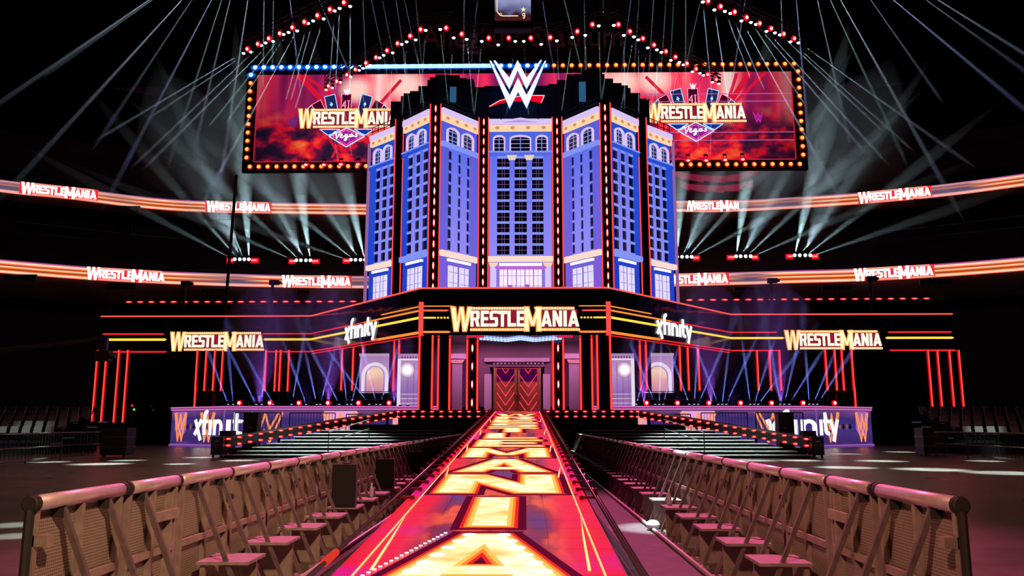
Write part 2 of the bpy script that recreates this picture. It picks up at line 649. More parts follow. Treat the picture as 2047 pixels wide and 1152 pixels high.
def ramp_mat():
    m, nt, out = nodes_of('ramp_screen')
    g = nt.nodes.new('ShaderNodeNewGeometry')
    sp = nt.nodes.new('ShaderNodeSeparateXYZ')
    nt.links.new(g.outputs['Position'], sp.inputs[0])
    ab = nt.nodes.new('ShaderNodeMath'); ab.operation = 'ABSOLUTE'
    nt.links.new(sp.outputs[0], ab.inputs[0])
    nz = nt.nodes.new('ShaderNodeTexNoise')
    nz.inputs['Scale'].default_value = 0.8
    nz.inputs['Detail'].default_value = 4
    vm = nt.nodes.new('ShaderNodeVectorMath'); vm.operation = 'MULTIPLY'
    vm.inputs[1].default_value = (1.6, 0.42, 0)
    nt.links.new(g.outputs['Position'], vm.inputs[0])
    nt.links.new(vm.outputs[0], nz.inputs['Vector'])
    ctr = ramp_node(nt, [(0.30, (0.06, 0.02, 0.24)), (0.40, (0.12, 0.015, 0.10)), (0.48, (0.28, 0.012, 0.03)), (0.57, (0.95, 0.10, 0.02)), (0.63, (0.5, 0.02, 0.03)), (0.70, (0.22, 0.08, 0.11)), (0.78, (0.14, 0.03, 0.18))])
    nt.links.new(nz.outputs['Fac'], ctr.inputs[0])
    nz2 = nt.nodes.new('ShaderNodeTexNoise')
    nz2.inputs['Scale'].default_value = 0.55
    nt.links.new(g.outputs['Position'], nz2.inputs['Vector'])
    edge = ramp_node(nt, [(0.35, (0.80, 0.0, 0.22)), (0.5, (0.95, 0.0, 0.035)), (0.65, (0.9, 0.006, 0.008))])
    nt.links.new(nz2.outputs['Fac'], edge.inputs[0])
    mr = nt.nodes.new('ShaderNodeMapRange')
    mr.inputs[1].default_value = 0.72
    mr.inputs[2].default_value = 1.0
    nt.links.new(ab.outputs[0], mr.inputs[0])
    mx = nt.nodes.new('ShaderNodeMix'); mx.data_type = 'RGBA'
    nt.links.new(mr.outputs[0], mx.inputs['Factor'])
    nt.links.new(ctr.outputs[0], mx.inputs['A'])
    nt.links.new(edge.outputs[0], mx.inputs['B'])
    b = nt.nodes.new('ShaderNodeBsdfPrincipled')
    b.inputs['Base Color'].default_value = (0.02, 0.015, 0.02, 1)
    b.inputs['Roughness'].default_value = 0.3
    b.inputs['Specular IOR Level'].default_value = 0.04
    nt.links.new(mx.outputs['Result'], b.inputs['Emission Color'])
    b.inputs['Emission Strength'].default_value = 0.9
    nt.links.new(b.outputs[0], out.inputs['Surface'])
    return m


RAMPLED = ramp_mat()
RY0, RY1 = 7.0, 48.2
ramp = thing('entrance_ramp', 'long entrance ramp of glowing red screen tiles with big letters, rising to the stage', 'ramp', (0, RY0, 0))
part('deck', MB().prism([(-1.44, RY0, rz(RY0) - .07), (-1.44, RY1, rz(RY1) - .07), (-1.44, RY1, rz(RY1) - .25), (-1.44, RY0 + .1, -.0)], (2.88, 0, 0)), BLACK, ramp)
for s in (-1, 1):
    part('skirt', MB().hexa([(s * 1.40, RY0 + 2, 0), (s * 1.44, RY0 + 2, 0), (s * 1.44, RY1, 0), (s * 1.40, RY1, 0),
                             (s * 1.40, RY0 + 2, rz(RY0 + 2) - .1), (s * 1.44, RY0 + 2, rz(RY0 + 2) - .1), (s * 1.44, RY1, rz(RY1) - .1), (s * 1.40, RY1, rz(RY1) - .1)]), BLACKMATT, ramp)
NC, NR = 4, 67
tl, tw = (RY1 - RY0) / NR, 2.84 / NC
g_ = 0.006
tile_mesh = None
for j in range(NR):
    for i in range(NC):
        x0, y0 = -1.42 + i * tw, RY0 + j * tl
        if tile_mesh is None:
            mb = MB()
            a, b = g_, tw - g_
            c, d = g_, tl - g_
            sl = 0.055
            mb.hexa([(a, c, -.06 + sl * c), (b, c, -.06 + sl * c), (b, d, -.06 + sl * d), (a, d, -.06 + sl * d), (a, c, sl * c), (b, c, sl * c), (b, d, sl * d), (a, d, sl * d)])
            tile_mesh = mesh('tile', mb, RAMPLED)
        o = link('tile', tile_mesh, ramp)
        o.location = (x0, y0 - RY0, rz(y0))
def hot_letter_mat(name, stops, strength, scale=1.6):
    m, nt, out = nodes_of(name)
    g = nt.nodes.new('ShaderNodeNewGeometry')
    n = nt.nodes.new('ShaderNodeTexNoise')
    n.inputs['Scale'].default_value = scale
    n.inputs['Detail'].default_value = 2
    nt.links.new(g.outputs['Position'], n.inputs['Vector'])
    r = ramp_node(nt, stops)
    nt.links.new(n.outputs['Fac'], r.inputs[0])
    e = nt.nodes.new('ShaderNodeEmission')
    e.inputs[1].default_value = strength
    nt.links.new(r.outputs[0], e.inputs[0])
    nt.links.new(e.outputs[0], out.inputs['Surface'])
    return m


M_RLET = hot_letter_mat('ramp_letter_core', [(.32, (1.0, .50, .14)), (.46, (1.0, .78, .36)), (.60, (1.0, .94, .66)), (.75, (1.0, .70, .30))], 1.25)
M_ROUT = em('ramp_letter_edge', (1.0, 0.20, 0.03), 1.3, True)
M_RRED = em('ramp_letter_rim', (0.9, 0.02, 0.02), 1.0)
M_RHOT = em('ramp_letter_bulb', (1.0, 0.98, 0.9), 3.0)
PITCHL = 3.07
for k, ch in enumerate('AINAMELTSERW'):
    y0 = 7.35 + 3.05 + (k - 1) * PITCHL + 0.35
    w = 1.95 if ch not in 'ILT' else {'I': 0.62, 'L': 1.7, 'T': 1.9}[ch]
    if ch in 'MWN':
        w = 2.1
    yy = Vector((0, 1, .055))
    fr = Frame((-w / 2 - .02, y0, rz(y0)), (1, 0, 0), yy)
    ps = xf(glyphs(ch), w, 2.62)
    part('letter_shadow', plates([grow(p, .17) for p in ps], fr, .001, .003), em('ramp_letter_shadow', (.16, .004, .03), .8), ramp)  # dark wine outline around each letter of the screen graphic
    o = part('letter_rim', plates([grow(p, .06) for p in ps], fr, .003, .006), M_RRED, ramp)
    part('letter_edge', plates([grow(p, .012) for p in ps], fr, .006, .010), M_ROUT, o)
    part('letter_band', plates([grow(p, -.03) for p in ps], fr, .0095, .0125), em('ramp_letter_band', (1.0, .42, .08), 1.4), o)
    lt = part('letter_core', plates([grow(p, -.085) for p in ps], fr, .010, .014), M_RLET, o)
    if k == 0:
        mb = MB()
        for t_ in range(7):
            for sx in (-1, 1):
                x, y = w / 2 + sx * (0.80 - .62 * (t_ + .7) / 7), 2.62 * (t_ + .7) / 7
                mb.lathe(fr.p(x, y, .014), [(.085, 0), (.085, .004)], 10, fr.n)
        part('letter_bulb', mb, M_RHOT, o, kind='stuff')
        mb = MB()
        for t_ in range(24):
            y_ = -.3 + 2.95 * t_ / 23
            mb.lathe(fr.p(-.24 + .36 * 1.95 * (y_ / 2.62), y_, .006), [(.022, 0), (.022, .008)], 8, fr.n)
        part('bulb_string', mb, em('ramp_bulb_pink', (1.0, .72, .85), 2.2), o, kind='stuff')
# bright guide lines down both sides of the ramp screen
for s in (-1, 1):
    def P(x, y): return Vector((s * x, y, rz(y) + .004))
    part('guide_line', MB().hexa([P(1.20, 8.0), P(1.222, 8.0), P(1.262, 48), P(1.24, 48)] + [p + Vector((0, 0, .004)) for p in (P(1.20, 8.0), P(1.222, 8.0), P(1.262, 48), P(1.24, 48))]), em('guide_line_em', (1.0, 0.45, 0.16), 1.6), ramp)
    for y0, y1 in ((8.4, 11.6), (16, 18), (21.5, 24), (28, 31), (36, 39)):
        q = [P(1.06, y0), P(1.09, y0), P(1.20, y1), P(1.12, (y0 + y1) / 2)]
        part('flare_line', MB().hexa(q + [p + Vector((0, 0, .005)) for p in q]), em('flare_line_em', (1.0, 0.6, 0.22), 1.5), ramp)
    for dx, dz, r in ((1.50, .10, .022), (1.56, .05, .026), (1.60, .0, .018)):
        part('edge_rail', MB().tube((s * dx, 7.2, max(rz(7.2) + dz, .03)), (s * dx, 48.0, rz(48.0) + dz), r, 8), pbr('rail_tube', (0.10, 0.08, 0.10), 0.3, .6), ramp, smooth=True)
    br = None
    for k in range(36):
        y = 13.2 + k * 0.96
        if br is None:
            br = MB()
            br.box(-.18, .10, -.03, .03, -.02, .02).box(.04, .10, -.04, .04, -.02, .14).box(-.18, -.12, -.06, .06, -.03, .03)
            if s < 0:
                br.v = [Vector((-p.x, p.y, p.z)) for p in br.v]
                br.f = [tuple(reversed(f)) for f in br.f]
            br = mesh('bracket', br, pbr('bracket_red', (0.25, 0.02, 0.03), 0.4))  # red light from the ramp is put into the bracket colour
        o = link('bracket', br, ramp)
        o.location = (s * 1.47, y - RY0, rz(y) + .03)
mb = MB().tube((-1.505, 8.25, rz(8.25) + .10), (-1.505, 8.75, rz(8.75) + .10), .04, 8)
part('rail_sleeve', mb, em('sleeve_red', (0.9, 0.05, 0.03), .8), ramp)


# ------------------------------------------------------------------ barricades
def mesh_panel_mat():
    m, nt, out = nodes_of('perforated_steel')
    b = nt.nodes.new('ShaderNodeBsdfPrincipled')
    g = nt.nodes.new('ShaderNodeNewGeometry')
    sp = nt.nodes.new('ShaderNodeSeparateXYZ')
    nt.links.new(g.outputs['Position'], sp.inputs[0])
    def mth(op, a, c=None):
        n = nt.nodes.new('ShaderNodeMath'); n.operation = op
        if hasattr(a, 'default_value') or not isinstance(a, (int, float)):
            nt.links.new(a, n.inputs[0])
        else:
            n.inputs[0].default_value = a
        if c is not None:
            if isinstance(c, (int, float)):
                n.inputs[1].default_value = c
            else:
                nt.links.new(c, n.inputs[1])
        return n.outputs[0]
    K = 2 * PI / 0.027
    a = mth('SINE', mth('MULTIPLY', mth('ADD', sp.outputs[1], sp.outputs[2]), K * .7))
    c = mth('SINE', mth('MULTIPLY', mth('SUBTRACT', sp.outputs[1], sp.outputs[2]), K * .7))
    h = mth('MULTIPLY', a, c)
    rp = ramp_node(nt, [(0.0, (0.07, 0.06, 0.055)), (0.35, (0.28, 0.24, 0.2)), (1.0, (0.46, 0.40, 0.34))])
    h2 = mth('ADD', mth('MULTIPLY', h, 0.5), 0.5)
    nt.links.new(h2, rp.inputs[0])
    nt.links.new(rp.outputs[0], b.inputs['Base Color'])
    b.inputs['Metallic'].default_value = 0.35
    b.inputs['Roughness'].default_value = 0.5
    bp = nt.nodes.new('ShaderNodeBump')
    bp.inputs['Strength'].default_value = 0.5
    bp.inputs['Distance'].default_value = 0.004
    nt.links.new(h2, bp.inputs['Height'])
    nt.links.new(bp.outputs[0], b.inputs['Normal'])
    nt.links.new(b.outputs[0], out.inputs['Surface'])
    return m


PERF = mesh_panel_mat()
FRAME = pbr('frame_steel', (0.36, 0.31, 0.27), 0.45, 0.55, 0.25, 11)
RAILZ = 1.07
STRUTM = pbr('strut_steel', (0.20, 0.165, 0.165), 0.4, 0.6, 0.25, 13)  # darker than the frame: shade on the struts is put into the colour


def barricade(side, L, step=True, end=False, gate=False):
    """one crowd barrier section, local y along its length, struts to the ramp side (side * +x)"""
    t = thing('crowd_barricade', 'x', 'barricade')
    s = side
    part('top_rail', MB().tube((0, .02, RAILZ), (0, L - .02, RAILZ), .045, 12), RAILM, t, smooth=True)
    part('rail_sleeve', MB().tube((0, L - .035, RAILZ), (0, L + .0, RAILZ), .050, 12), RUBBER, t)
    if end or gate:
        part('rail_sleeve', MB().tube((0, 0.0, RAILZ), (0, .035, RAILZ), .050, 12), RUBBER, t)
    part('mesh_panel', MB().box(-.008 - s * .03, .008 - s * .03, .03, L - .03, .05, RAILZ - .06), PERF, t)
    ys = [.05, L * .5, L - .05]
    for y in ys:
        part('post', MB().box(-.02, .02, y - .02, y + .02, 0, RAILZ - .03), FRAME, t)
    part('crossbar', MB().box(-.005, .025, .05, L - .05, .56, .61) if s > 0 else MB().box(-.025, .005, .05, L - .05, .56, .61), FRAME, t)
    part('crossbar', MB().box(-.015, .015, .05, L - .05, .06, .11), FRAME, t)
    ns = 2 if L > .9 else 1
    for k in range(ns):
        y = L * (.28 + .5 * k)
        st = part('strut', MB().bar((s * .02, y, RAILZ - .05), (s * .46, y, .03), .034, .030, (0, 1, 0)), STRUTM, t)
        part('strut_clamp', MB().box(-.035, .035, y - .035, y + .035, RAILZ - .10, RAILZ - .045), RUBBER, st)
        part('strut_foot', MB().box(s * .46 - .05, s * .46 + .05, y - .03, y + .03, 0.0, .03), FRAME, st)
    if step:
        b = part('step_board', MB().box(min(s * .06, s * .48), max(s * .06, s * .48), L * .25, L * .25 + .46, .385, .41), TIMBER, t)
        part('step_leg', MB().box(min(s * .08, s * .12), max(s * .08, s * .12), L * .25 + .03, L * .25 + .07, 0, .385), FRAME, b)
        part('step_panel', MB().box(min(s * .10, s * .42), max(s * .10, s * .42), L * .25 + .40, L * .25 + .43, .0, .385), FRAME, b)
        part('kick_bolt', MB().ball((s * .05, L * .92, .86), .035, n=6, m=4), RUBBER, t)
    if end:
        part('end_cap', MB().lathe((0, -.012, RAILZ), [(.040, 0), (.047, .006), (.047, .05)], 16, (0, 1, 0)), RUBBER, t)
        part('end_post', MB().tube((0, .0, 0), (0, .0, RAILZ - .03), .026, 8), RUBBER, t)
        part('end_latch', MB().box(s * .0, s * .09, .03, .10, .84, .9), FRAME, t)
    if gate:
        part('gate_hinge', MB().box(min(s * .02, s * .05), max(s * .02, s * .05), L * .5, L - .05, .80, .87), FRAME, t)
        part('gate_edge', MB().box(-.03, .03, L - .16, L - .12, .02, RAILZ - .08), FRAME, t)
    return t


for side, X, n, nm in ((1, -2.26, 26, 'left'), (-1, 2.79, 28, 'right')):
    e = barricade(side, 1.05, False, True)
    e.location = (X, 4.58, 0)
    tag(e, 'capped end section of the steel barricade on the %s of the ramp, nearest the camera' % nm, None, 'steel crowd barricades')
    g = barricade(side, .85, False, False, True)
    g.location = (X, 5.66, 0)
    tag(g, 'short gate section of the %s steel barricade, second from its near end' % nm, None, 'steel crowd barricades')
    proto = barricade(side, 1.1)
    for k in range(n):
        o = proto if k == 0 else copy_tree(proto)
        o.location = (X, 6.55 + 1.1 * k, 0)
        tag(o, '%s section from the near end of the %s barricade, with struts and step board' % (NTH[k + 2], nm), None, 'steel crowd barricades')
    # cable along the strut feet
    xx = X + side * .53
    solo('floor_cable', MB().tube((xx, 4.0, .03), (xx, 35.0, .03), .028, 8), pbr('cable_grey', (0.3, 0.22, 0.27), 0.35), 'thick grey cable run along the strut feet of the %s barricade' % nm, 'cable', smooth=True)

# black loudspeakers on the left step boards
for i, (u, v, h) in enumerate([(710, 1013, .56), (782, 976, .50), (832, 949, .50), (863, 937, .50), (887, 928, .48), (905, 921, .46)]):
    p = at_z(u, v, .41)
    p.x = -1.98
    wds = ['nearest', 'second', 'third', 'fourth', 'fifth', 'farthest'][i]
    t = thing('loudspeaker', '%s black loudspeaker standing on the step boards inside the left barricade' % wds, 'loudspeaker', (p.x, p.y, .41), 'loudspeakers by the left barricade')
    w = .16
    part('cabinet', MB().hexa([(p.x - w, p.y - .13, .41), (p.x + w, p.y - .13, .41), (p.x + w * .8, p.y + .14, .41), (p.x - w * .8, p.y + .14, .41),
                               (p.x - w, p.y - .13, .41 + h), (p.x + w, p.y - .13, .41 + h), (p.x + w * .8, p.y + .14, .41 + h), (p.x - w * .8, p.y + .14, .41 + h)]), BLACKMATT, t)
    part('grille', MB().box(p.x - w + .02, p.x + w - .02, p.y - .142, p.y - .13, .44, .41 + h - .03), BLACKMATT, t)
    part('carry_handle', MB().box(p.x - .05, p.x + .05, p.y - .02, p.y + .02, .41 + h, .41 + h + .018), RUBBER, t)


def bottle(u, v, x, where):
    p = at_z(u, v, .41)
    p.x = x
    t = thing('water_bottle', 'small clear water bottle %s' % where, 'bottle', (p.x, p.y, .41))
    part('body', MB().lathe((p.x, p.y, .41), [(.03, 0), (.033, .02), (.033, .13), (.014, .17), (.014, .185)], 10), pbr('bottle_plastic', (0.55, 0.55, 0.6), 0.1), t, smooth=True)
    part('cap', MB().lathe((p.x, p.y, .595), [(.017, 0), (.017, .02)], 10), pbr('bottle_cap', (0.8, 0.8, 0.85), 0.4), t)


bottle(745, 994, -1.9, 'standing on a step board behind the nearest loudspeaker')
bottle(1338, 1010, 2.42, 'on a step board inside the right barricade, in the cold spotlight')
p = at_z(1292, 1056, .04)
solo('cable_bundle', MB().ball((2.27, p.y, .085), .1, 1, 1.5, .7, 10, 6), pbr('white_wrap', (0.7, 0.7, 0.72), 0.6), 'white wrapped cable bundle on the floor in the cold spotlight, right aisle', 'cable', smooth=True)

# ------------------------------------------------------------------ stage platform and dotted fascia
SZ = 2.3
stage = thing('stage_platform', 'black raised stage deck with two rows of red lights along its front edge', 'stage', (0, 48.3, 0))
DECKM = pbr('stage_deck_black', (0.02, 0.016, 0.02), 0.25)
part('deck', MB().prism([(-7.0, 48.3, SZ - .4), (7.0, 48.3, SZ - .4), (7.4, 54.8, SZ - .4), (4.5, 54.8, SZ - .4), (4.5, 58.5, SZ - .4), (-4.5, 58.5, SZ - .4), (-4.5, 54.8, SZ - .4), (-7.4, 54.8, SZ - .4)], (0, 0, .4)), DECKM, stage)
part('front_drape', MB().box(-7.0, -1.46, 48.5, 48.6, 0, SZ - .4), BLACKMATT, stage)
part('front_drape', MB().box(1.46, 7.0, 48.5, 48.6, 0, SZ - .4), BLACKMATT, stage)


def dot_row(parent, a, b, n, sx=.10, sz=.032, mat=REDDOT, rim=REDGLOW, name='dot_light'):
    a, b = Vector(a), Vector(b)
    core = mesh(name, MB().ball((0, -.03, 0), 1.0, sx, .03, sz, 8, 4), mat)
    glow = mesh('dot_rim', MB().ball((0, 0, 0), 1.0, sx * 1.5, .03, sz * 1.9, 8, 4), rim)  # larger red glow behind each dot stands in for its halo
    pl = wloc(parent)
    for k in range(n):
        p = a.lerp(b, k / max(n - 1, 1))
        o = link(name, core, parent); o.location = p - pl
        g = link('dot_rim', glow, o)


for s in (-1, 1):
    # level part next to the ramp
    for zz in (2.24, 1.96):
        x0, x1 = 1.75, 6.6
        dot_row(stage, (s * x0, 48.22, zz), (s * x1, 48.22, zz), 10)
    part('edge_strip', MB().box(min(s * 1.5, s * 7), max(s * 1.5, s * 7), 48.24, 48.3, 2.28, 2.34), pbr('edge_strip_pink', (0.5, 0.12, 0.2), 0.4), stage)
    part('edge_strip', MB().box(min(s * 1.5, s * 7), max(s * 1.5, s * 7), 48.24, 48.3, 1.86, 1.90), pbr('edge_strip_pink', (0.5, 0.12, 0.2), 0.4), stage)
    # side ramp that falls towards the outer end of the stairs
    nm = 'left' if s < 0 else 'right'
    A = Vector((s * 7.0, 48.2, 0)); B = Vector((s * 13.4, 38.6, 0))
    sr = thing('side_ramp', 'black sloping side ramp edged with red dot lights above the %s stairs' % nm, 'ramp', tuple(A.lerp(B, .5)))
    d = (B - A).normalized(); nrm = Vector((d.y, -d.x, 0))
    if nrm.y > 0:
        nrm = -nrm
    def Q(p, z): return Vector((p.x, p.y, z))
    bk = nrm * -1.1
    part('ramp_deck', MB().hexa([Q(A, 1.9), Q(B, .45), Q(B + bk, .45), Q(A + bk, 1.9), Q(A, 2.28), Q(B, .85), Q(B + bk, .85), Q(A + bk, 2.28)]), BLACK, sr)
    for f_ in (.02, .35, .7, .97):
        c_ = A.lerp(B, f_) + bk * .5
        part('ramp_leg', MB().box(c_.x - .06, c_.x + .06, c_.y - .06, c_.y + .06, 0, 1.9 - 1.45 * f_ + .02), BLACK, sr)
    for hi in (0, -.30):
        dot_row(sr, Q(A + nrm * .06, 2.24 + hi), Q(B + nrm * .06, .84 + hi), 20, .10, .035)
    part('back_frame', MB().bar(Q(A + Vector((0, .3, 0)), .9), Q(B + Vector((0, .3, 0)), .25), .08, .3), BLACK, sr)

# ------------------------------------------------------------------ wide stairs
STEPM = pbr('step_aluminium', (0.34, 0.33, 0.34), 0.38, 0.4, 0.35, 1.2)
for s in (-1, 1):
    nm = 'left' if s < 0 else 'right'
    st = thing('stage_stairs', 'wide black bleacher stairs of eight broad steps %s of the ramp' % nm, 'stairs', (s * 8, 37.6, 0))
    for k in range(8):
        y0, y1 = 37.6 + .82 * k, 37.6 + .82 * (k + 1)
        z = .15 * (k + 1)
        xo = 13.3 - .42 * k
        x0, x1 = sorted((s * 3.4, s * xo))
        tr = part('tread', MB().box(x0, x1, y0, y1 + .02, z - .05, z), STEPM, st)
        part('nosing', MB().tube((x0, y0, z - .02), (x1, y0, z - .02), .03, 6), STEPM, tr)
        part('riser', MB().box(x0 + .05, x1 - .05, y0 + .12, y0 + .15, z - .16, z - .05), BLACKMATT, tr)
    for xx in (3.6, 8.2, 11.0):
        mb = MB()
        part('stringer', mb.prism([(s * xx, 37.75, 0), (s * xx, 44.1, 0), (s * xx, 44.1, 1.12), (s * xx, 37.75, .08)], (.08, 0, 0)), BLACK, st)
    part('back_wall', MB().box(min(s * 3.4, s * 9.0), max(s * 3.4, s * 9.0), 44.6, 44.7, 0, 1.5), BLACKMATT, st)
    # hand rail half way along
    hr = thing('hand_rail', 'thin metal hand rail climbing the middle of the %s stairs' % nm, 'railing', (s * 8.8, 38.0, 0))
    RL = pbr('rail_chrome', (0.6, 0.62, 0.6), 0.25, .9)
    part('post', MB().tube((s * 8.6, 38.2, .15), (s * 8.6, 38.2, 1.15), .025, 6), BLACK, hr)
    part('post', MB().tube((s * 7.3, 41.2, .7), (s * 7.3, 41.2, 1.75), .025, 6), BLACK, hr)
    part('upper_rail', MB().tube((s * 8.6, 38.2, 1.15), (s * 7.3, 41.2, 1.75), .022, 6), RL, hr)
    part('lower_rail', MB().tube((s * 8.6, 38.2, .72), (s * 7.3, 41.2, 1.3), .018, 6), RL, hr)

# ------------------------------------------------------------------ purple screen fascia
FASC = screen_mat('fascia_screen', 'Z', 0.0, 2.6, [(0.0, (0.20, 0.05, 0.34)), (0.14, (0.06, 0.03, 0.20)), (0.45, (0.09, 0.045, 0.27)), (0.75, (0.06, 0.035, 0.22)), (1.0, (0.28, 0.09, 0.36))], 0.7, .5, .35, (1, 1, .3))
PINKTRIM = em('fascia_pink_trim', (0.80, 0.20, 0.62), 0.8, True)
PURTRIM = em('fascia_purple_trim', (0.30, 0.10, 0.50), 0.6)
GLOWPINK = em('fascia_pink_glow', (1.0, 0.42, 0.80), 0.85)
NEONOR = em('fascia_neon_orange', (1.0, 0.26, 0.07), 1.25)
SUIT = pbr('fascia_suit_mark', (0.05, 0.01, 0.05), .5)
SUITE_GOLD = em('suit_gold', (0.6, 0.2, 0.15), 0.5)


def suit_polys():
    heart = [[(0, .1), (.32, .5), (0, .55)], [(0, .1), (-.32, .5), (0, .55)]] + [[(.16 * q + .17 * math.cos(a * PI / 4), .55 + .16 * math.sin(a * PI / 4)) for a in range(8)] for q in (-1, 1)]
    spade = [[(0, .95), (.34, .42), (-.34, .42)], [(-.12, 0), (.12, 0), (0, .45)]] + [[(.17 * q + .17 * math.cos(a * PI / 4), .38 + .15 * math.sin(a * PI / 4)) for a in range(8)] for q in (-1, 1)]
    diam = [[(0, 0), (.26, .5), (0, 1), (-.26, .5)]]
    club = [[(cx + .19 * math.cos(a * PI / 4), cyy + .19 * math.sin(a * PI / 4)) for a in range(8)] for cx, cyy in ((0, .72), (.2, .4), (-.2, .4))] + [[(-.12, 0), (.12, 0), (0, .45)]]
    return [heart, spade, diam, club]


for s in (-1, 1):
    nm = 'left' if s < 0 else 'right'
    xi, xs, xe = 4.6, 19.6, 24.8
    ys, ye = 55.0, 58.9
    fb = thing('screen_fascia', 'purple lit screen wall with neon emblems and white lettering, %s of the stage' % nm, 'screen wall', (s * 14, 55, 0))
    if s < 0:
        front = Frame((-xs, ys, 0), (1, 0, 0), (0, 0, 1))
        o_ = Vector((-xe, ye, 0)); u_ = (Vector((-xs, ys, 0)) - o_)
        SL = u_.length
        sidef = Frame(o_, u_.normalized(), (0, 0, 1))
    else:
        front = Frame((xi, ys, 0), (1, 0, 0), (0, 0, 1))
        o_ = Vector((xs, ys, 0)); u_ = (Vector((xe, ye, 0)) - o_)
        SL = u_.length
        sidef = Frame(o_, u_.normalized(), (0, 0, 1))
    FL = xs - xi
    npan = 5
    for k in range(npan):
        part('screen_panel', plates([rect(FL * k / npan + .01, FL * (k + 1) / npan - .01, .18, 2.42)], front, -.1, 0), FASC, fb)
    part('screen_panel', plates([rect(.01, SL - .01, .18, 2.42)], sidef, -.1, 0), FASC, fb)
    for frr, LL in ((front, FL), (sidef, SL)):
        part('top_trim', plates([rect(0, LL, 2.46, 2.56)], frr, -.1, .10), PINKTRIM, fb)
        part('top_trim', plates([rect(0, LL, 2.62, 2.71)], frr, -.1, .14), PINKTRIM, fb)
        part('trim_shadow_gap', plates([rect(0, LL, 2.56, 2.62)], frr, -.1, .04), em('trim_gap', (.12, .02, .10), .8), fb)  # dim violet strip between the two pink trims
        part('base_trim', plates([rect(0, LL, .10, .16)], frr, -.1, .08), em('base_violet', (.42, .16, .62), .8), fb)
        part('base_trim', plates([rect(0, LL, .0, .08)], frr, -.1, .12), PURTRIM, fb)
    part('corner_post', plates([rect(-.04, .04, 0, 2.62)], Frame((s * xs, ys, 0), (1, 0, 0), (0, 0, 1)), -.1, .06), em('corner_violet', (.22, .09, .36), .9), fb)
    part('deck_top', MB().prism([(s * xi, ys, 2.66), (s * xs, ys, 2.66), (s * xe, ye, 2.66), (s * xe, 62.6, 2.66), (s * xi, 62.6, 2.66)] if s > 0 else
                                [(s * xi, 62.6, 2.66), (s * xe, 62.6, 2.66), (s * xe, ye, 2.66), (s * xs, ys, 2.66), (s * xi, ys, 2.66)], (0, 0, -.1)), BLACK, fb)
    # neon emblems: distance from the corner along the front and the side
    def place(frr, x, w, h=1.95, y=.36, glow=True):
        F2 = Frame(frr.p(x, y), frr.ux * w, frr.uy * h)
        if glow:
            part('emblem_glow', plates([[(.02, .42), (.25, .2), (.75, .2), (.98, .42), (.98, 1.04), (.02, 1.04)]], F2, .0, .015), GLOWPINK if w > 1.5 else em('fascia_soft_glow', (.45, .16, .55), .8), fb)
        part('neon_emblem', plates([p for a in ([(.0, .99), (.34, .0), (.50, .40), (.66, .0), (1, .99)], [(.10, 1), (.36, .42), (.50, .95), (.64, .42), (.90, 1)]) for p in stroke(a, .052)], F2, .03, .07), NEONOR, fb)
    if s < 0:
        for dx in (1.6, 6.6, 11.2):
            place(front, dx, 2.3, glow=dx > 3)
        place(sidef, .5, 1.5)
        place(sidef, 3.75, 1.7, glow=False)
        lx, spc = SL - 2.35, 1
        base = [(sidef, SL - 3.9, 0.66), (sidef, SL - 3.45, .66)]
    else:
        for dx in (FL - 4.0, FL - 8.9, FL - 13.4):
            place(front, dx, 2.3, glow=dx < FL - 5)
        place(sidef, SL - 2.0, 1.5)
        place(sidef, .8, 1.7, glow=False)
    # white lettering wraps the corner
    letters = telecom_polys()
    k_ = 1.2
    for idx, ps in enumerate(letters):
        xs_ = [x for p in ps for x, y in p]
        c0 = sum(xs_) / len(xs_)
        if s < 0:
            wrap = SL - 2.3 * k_
            onside = idx < 4
            F2 = Frame(sidef.p(SL - 2.74 * k_, .80), sidef.ux * k_, sidef.uy * k_ * .85) if onside else Frame(front.p(.15 - 2.85 * k_, .80), front.ux * k_, front.uy * k_ * .85)
        else:
            onside = idx >= 4
            F2 = Frame(sidef.p(.15 - 2.85 * k_, .80), sidef.ux * k_, sidef.uy * k_ * .85) if onside else Frame(front.p(FL - 2.74 * k_, .80), front.ux * k_, front.uy * k_ * .85)
        part('white_letter', plates(ps, F2, .08, .12), WHITEEM, fb)
    for i, ps in enumerate(suit_polys()):
        sx = (SL - 4.75 + .40 * i) if s < 0 else (2.6 + .40 * i)
        part('suit_mark', plates(xf(ps, .42, .42, sx, 1.15), sidef, .01, .03), SUIT if i % 2 else SUITE_GOLD, fb)

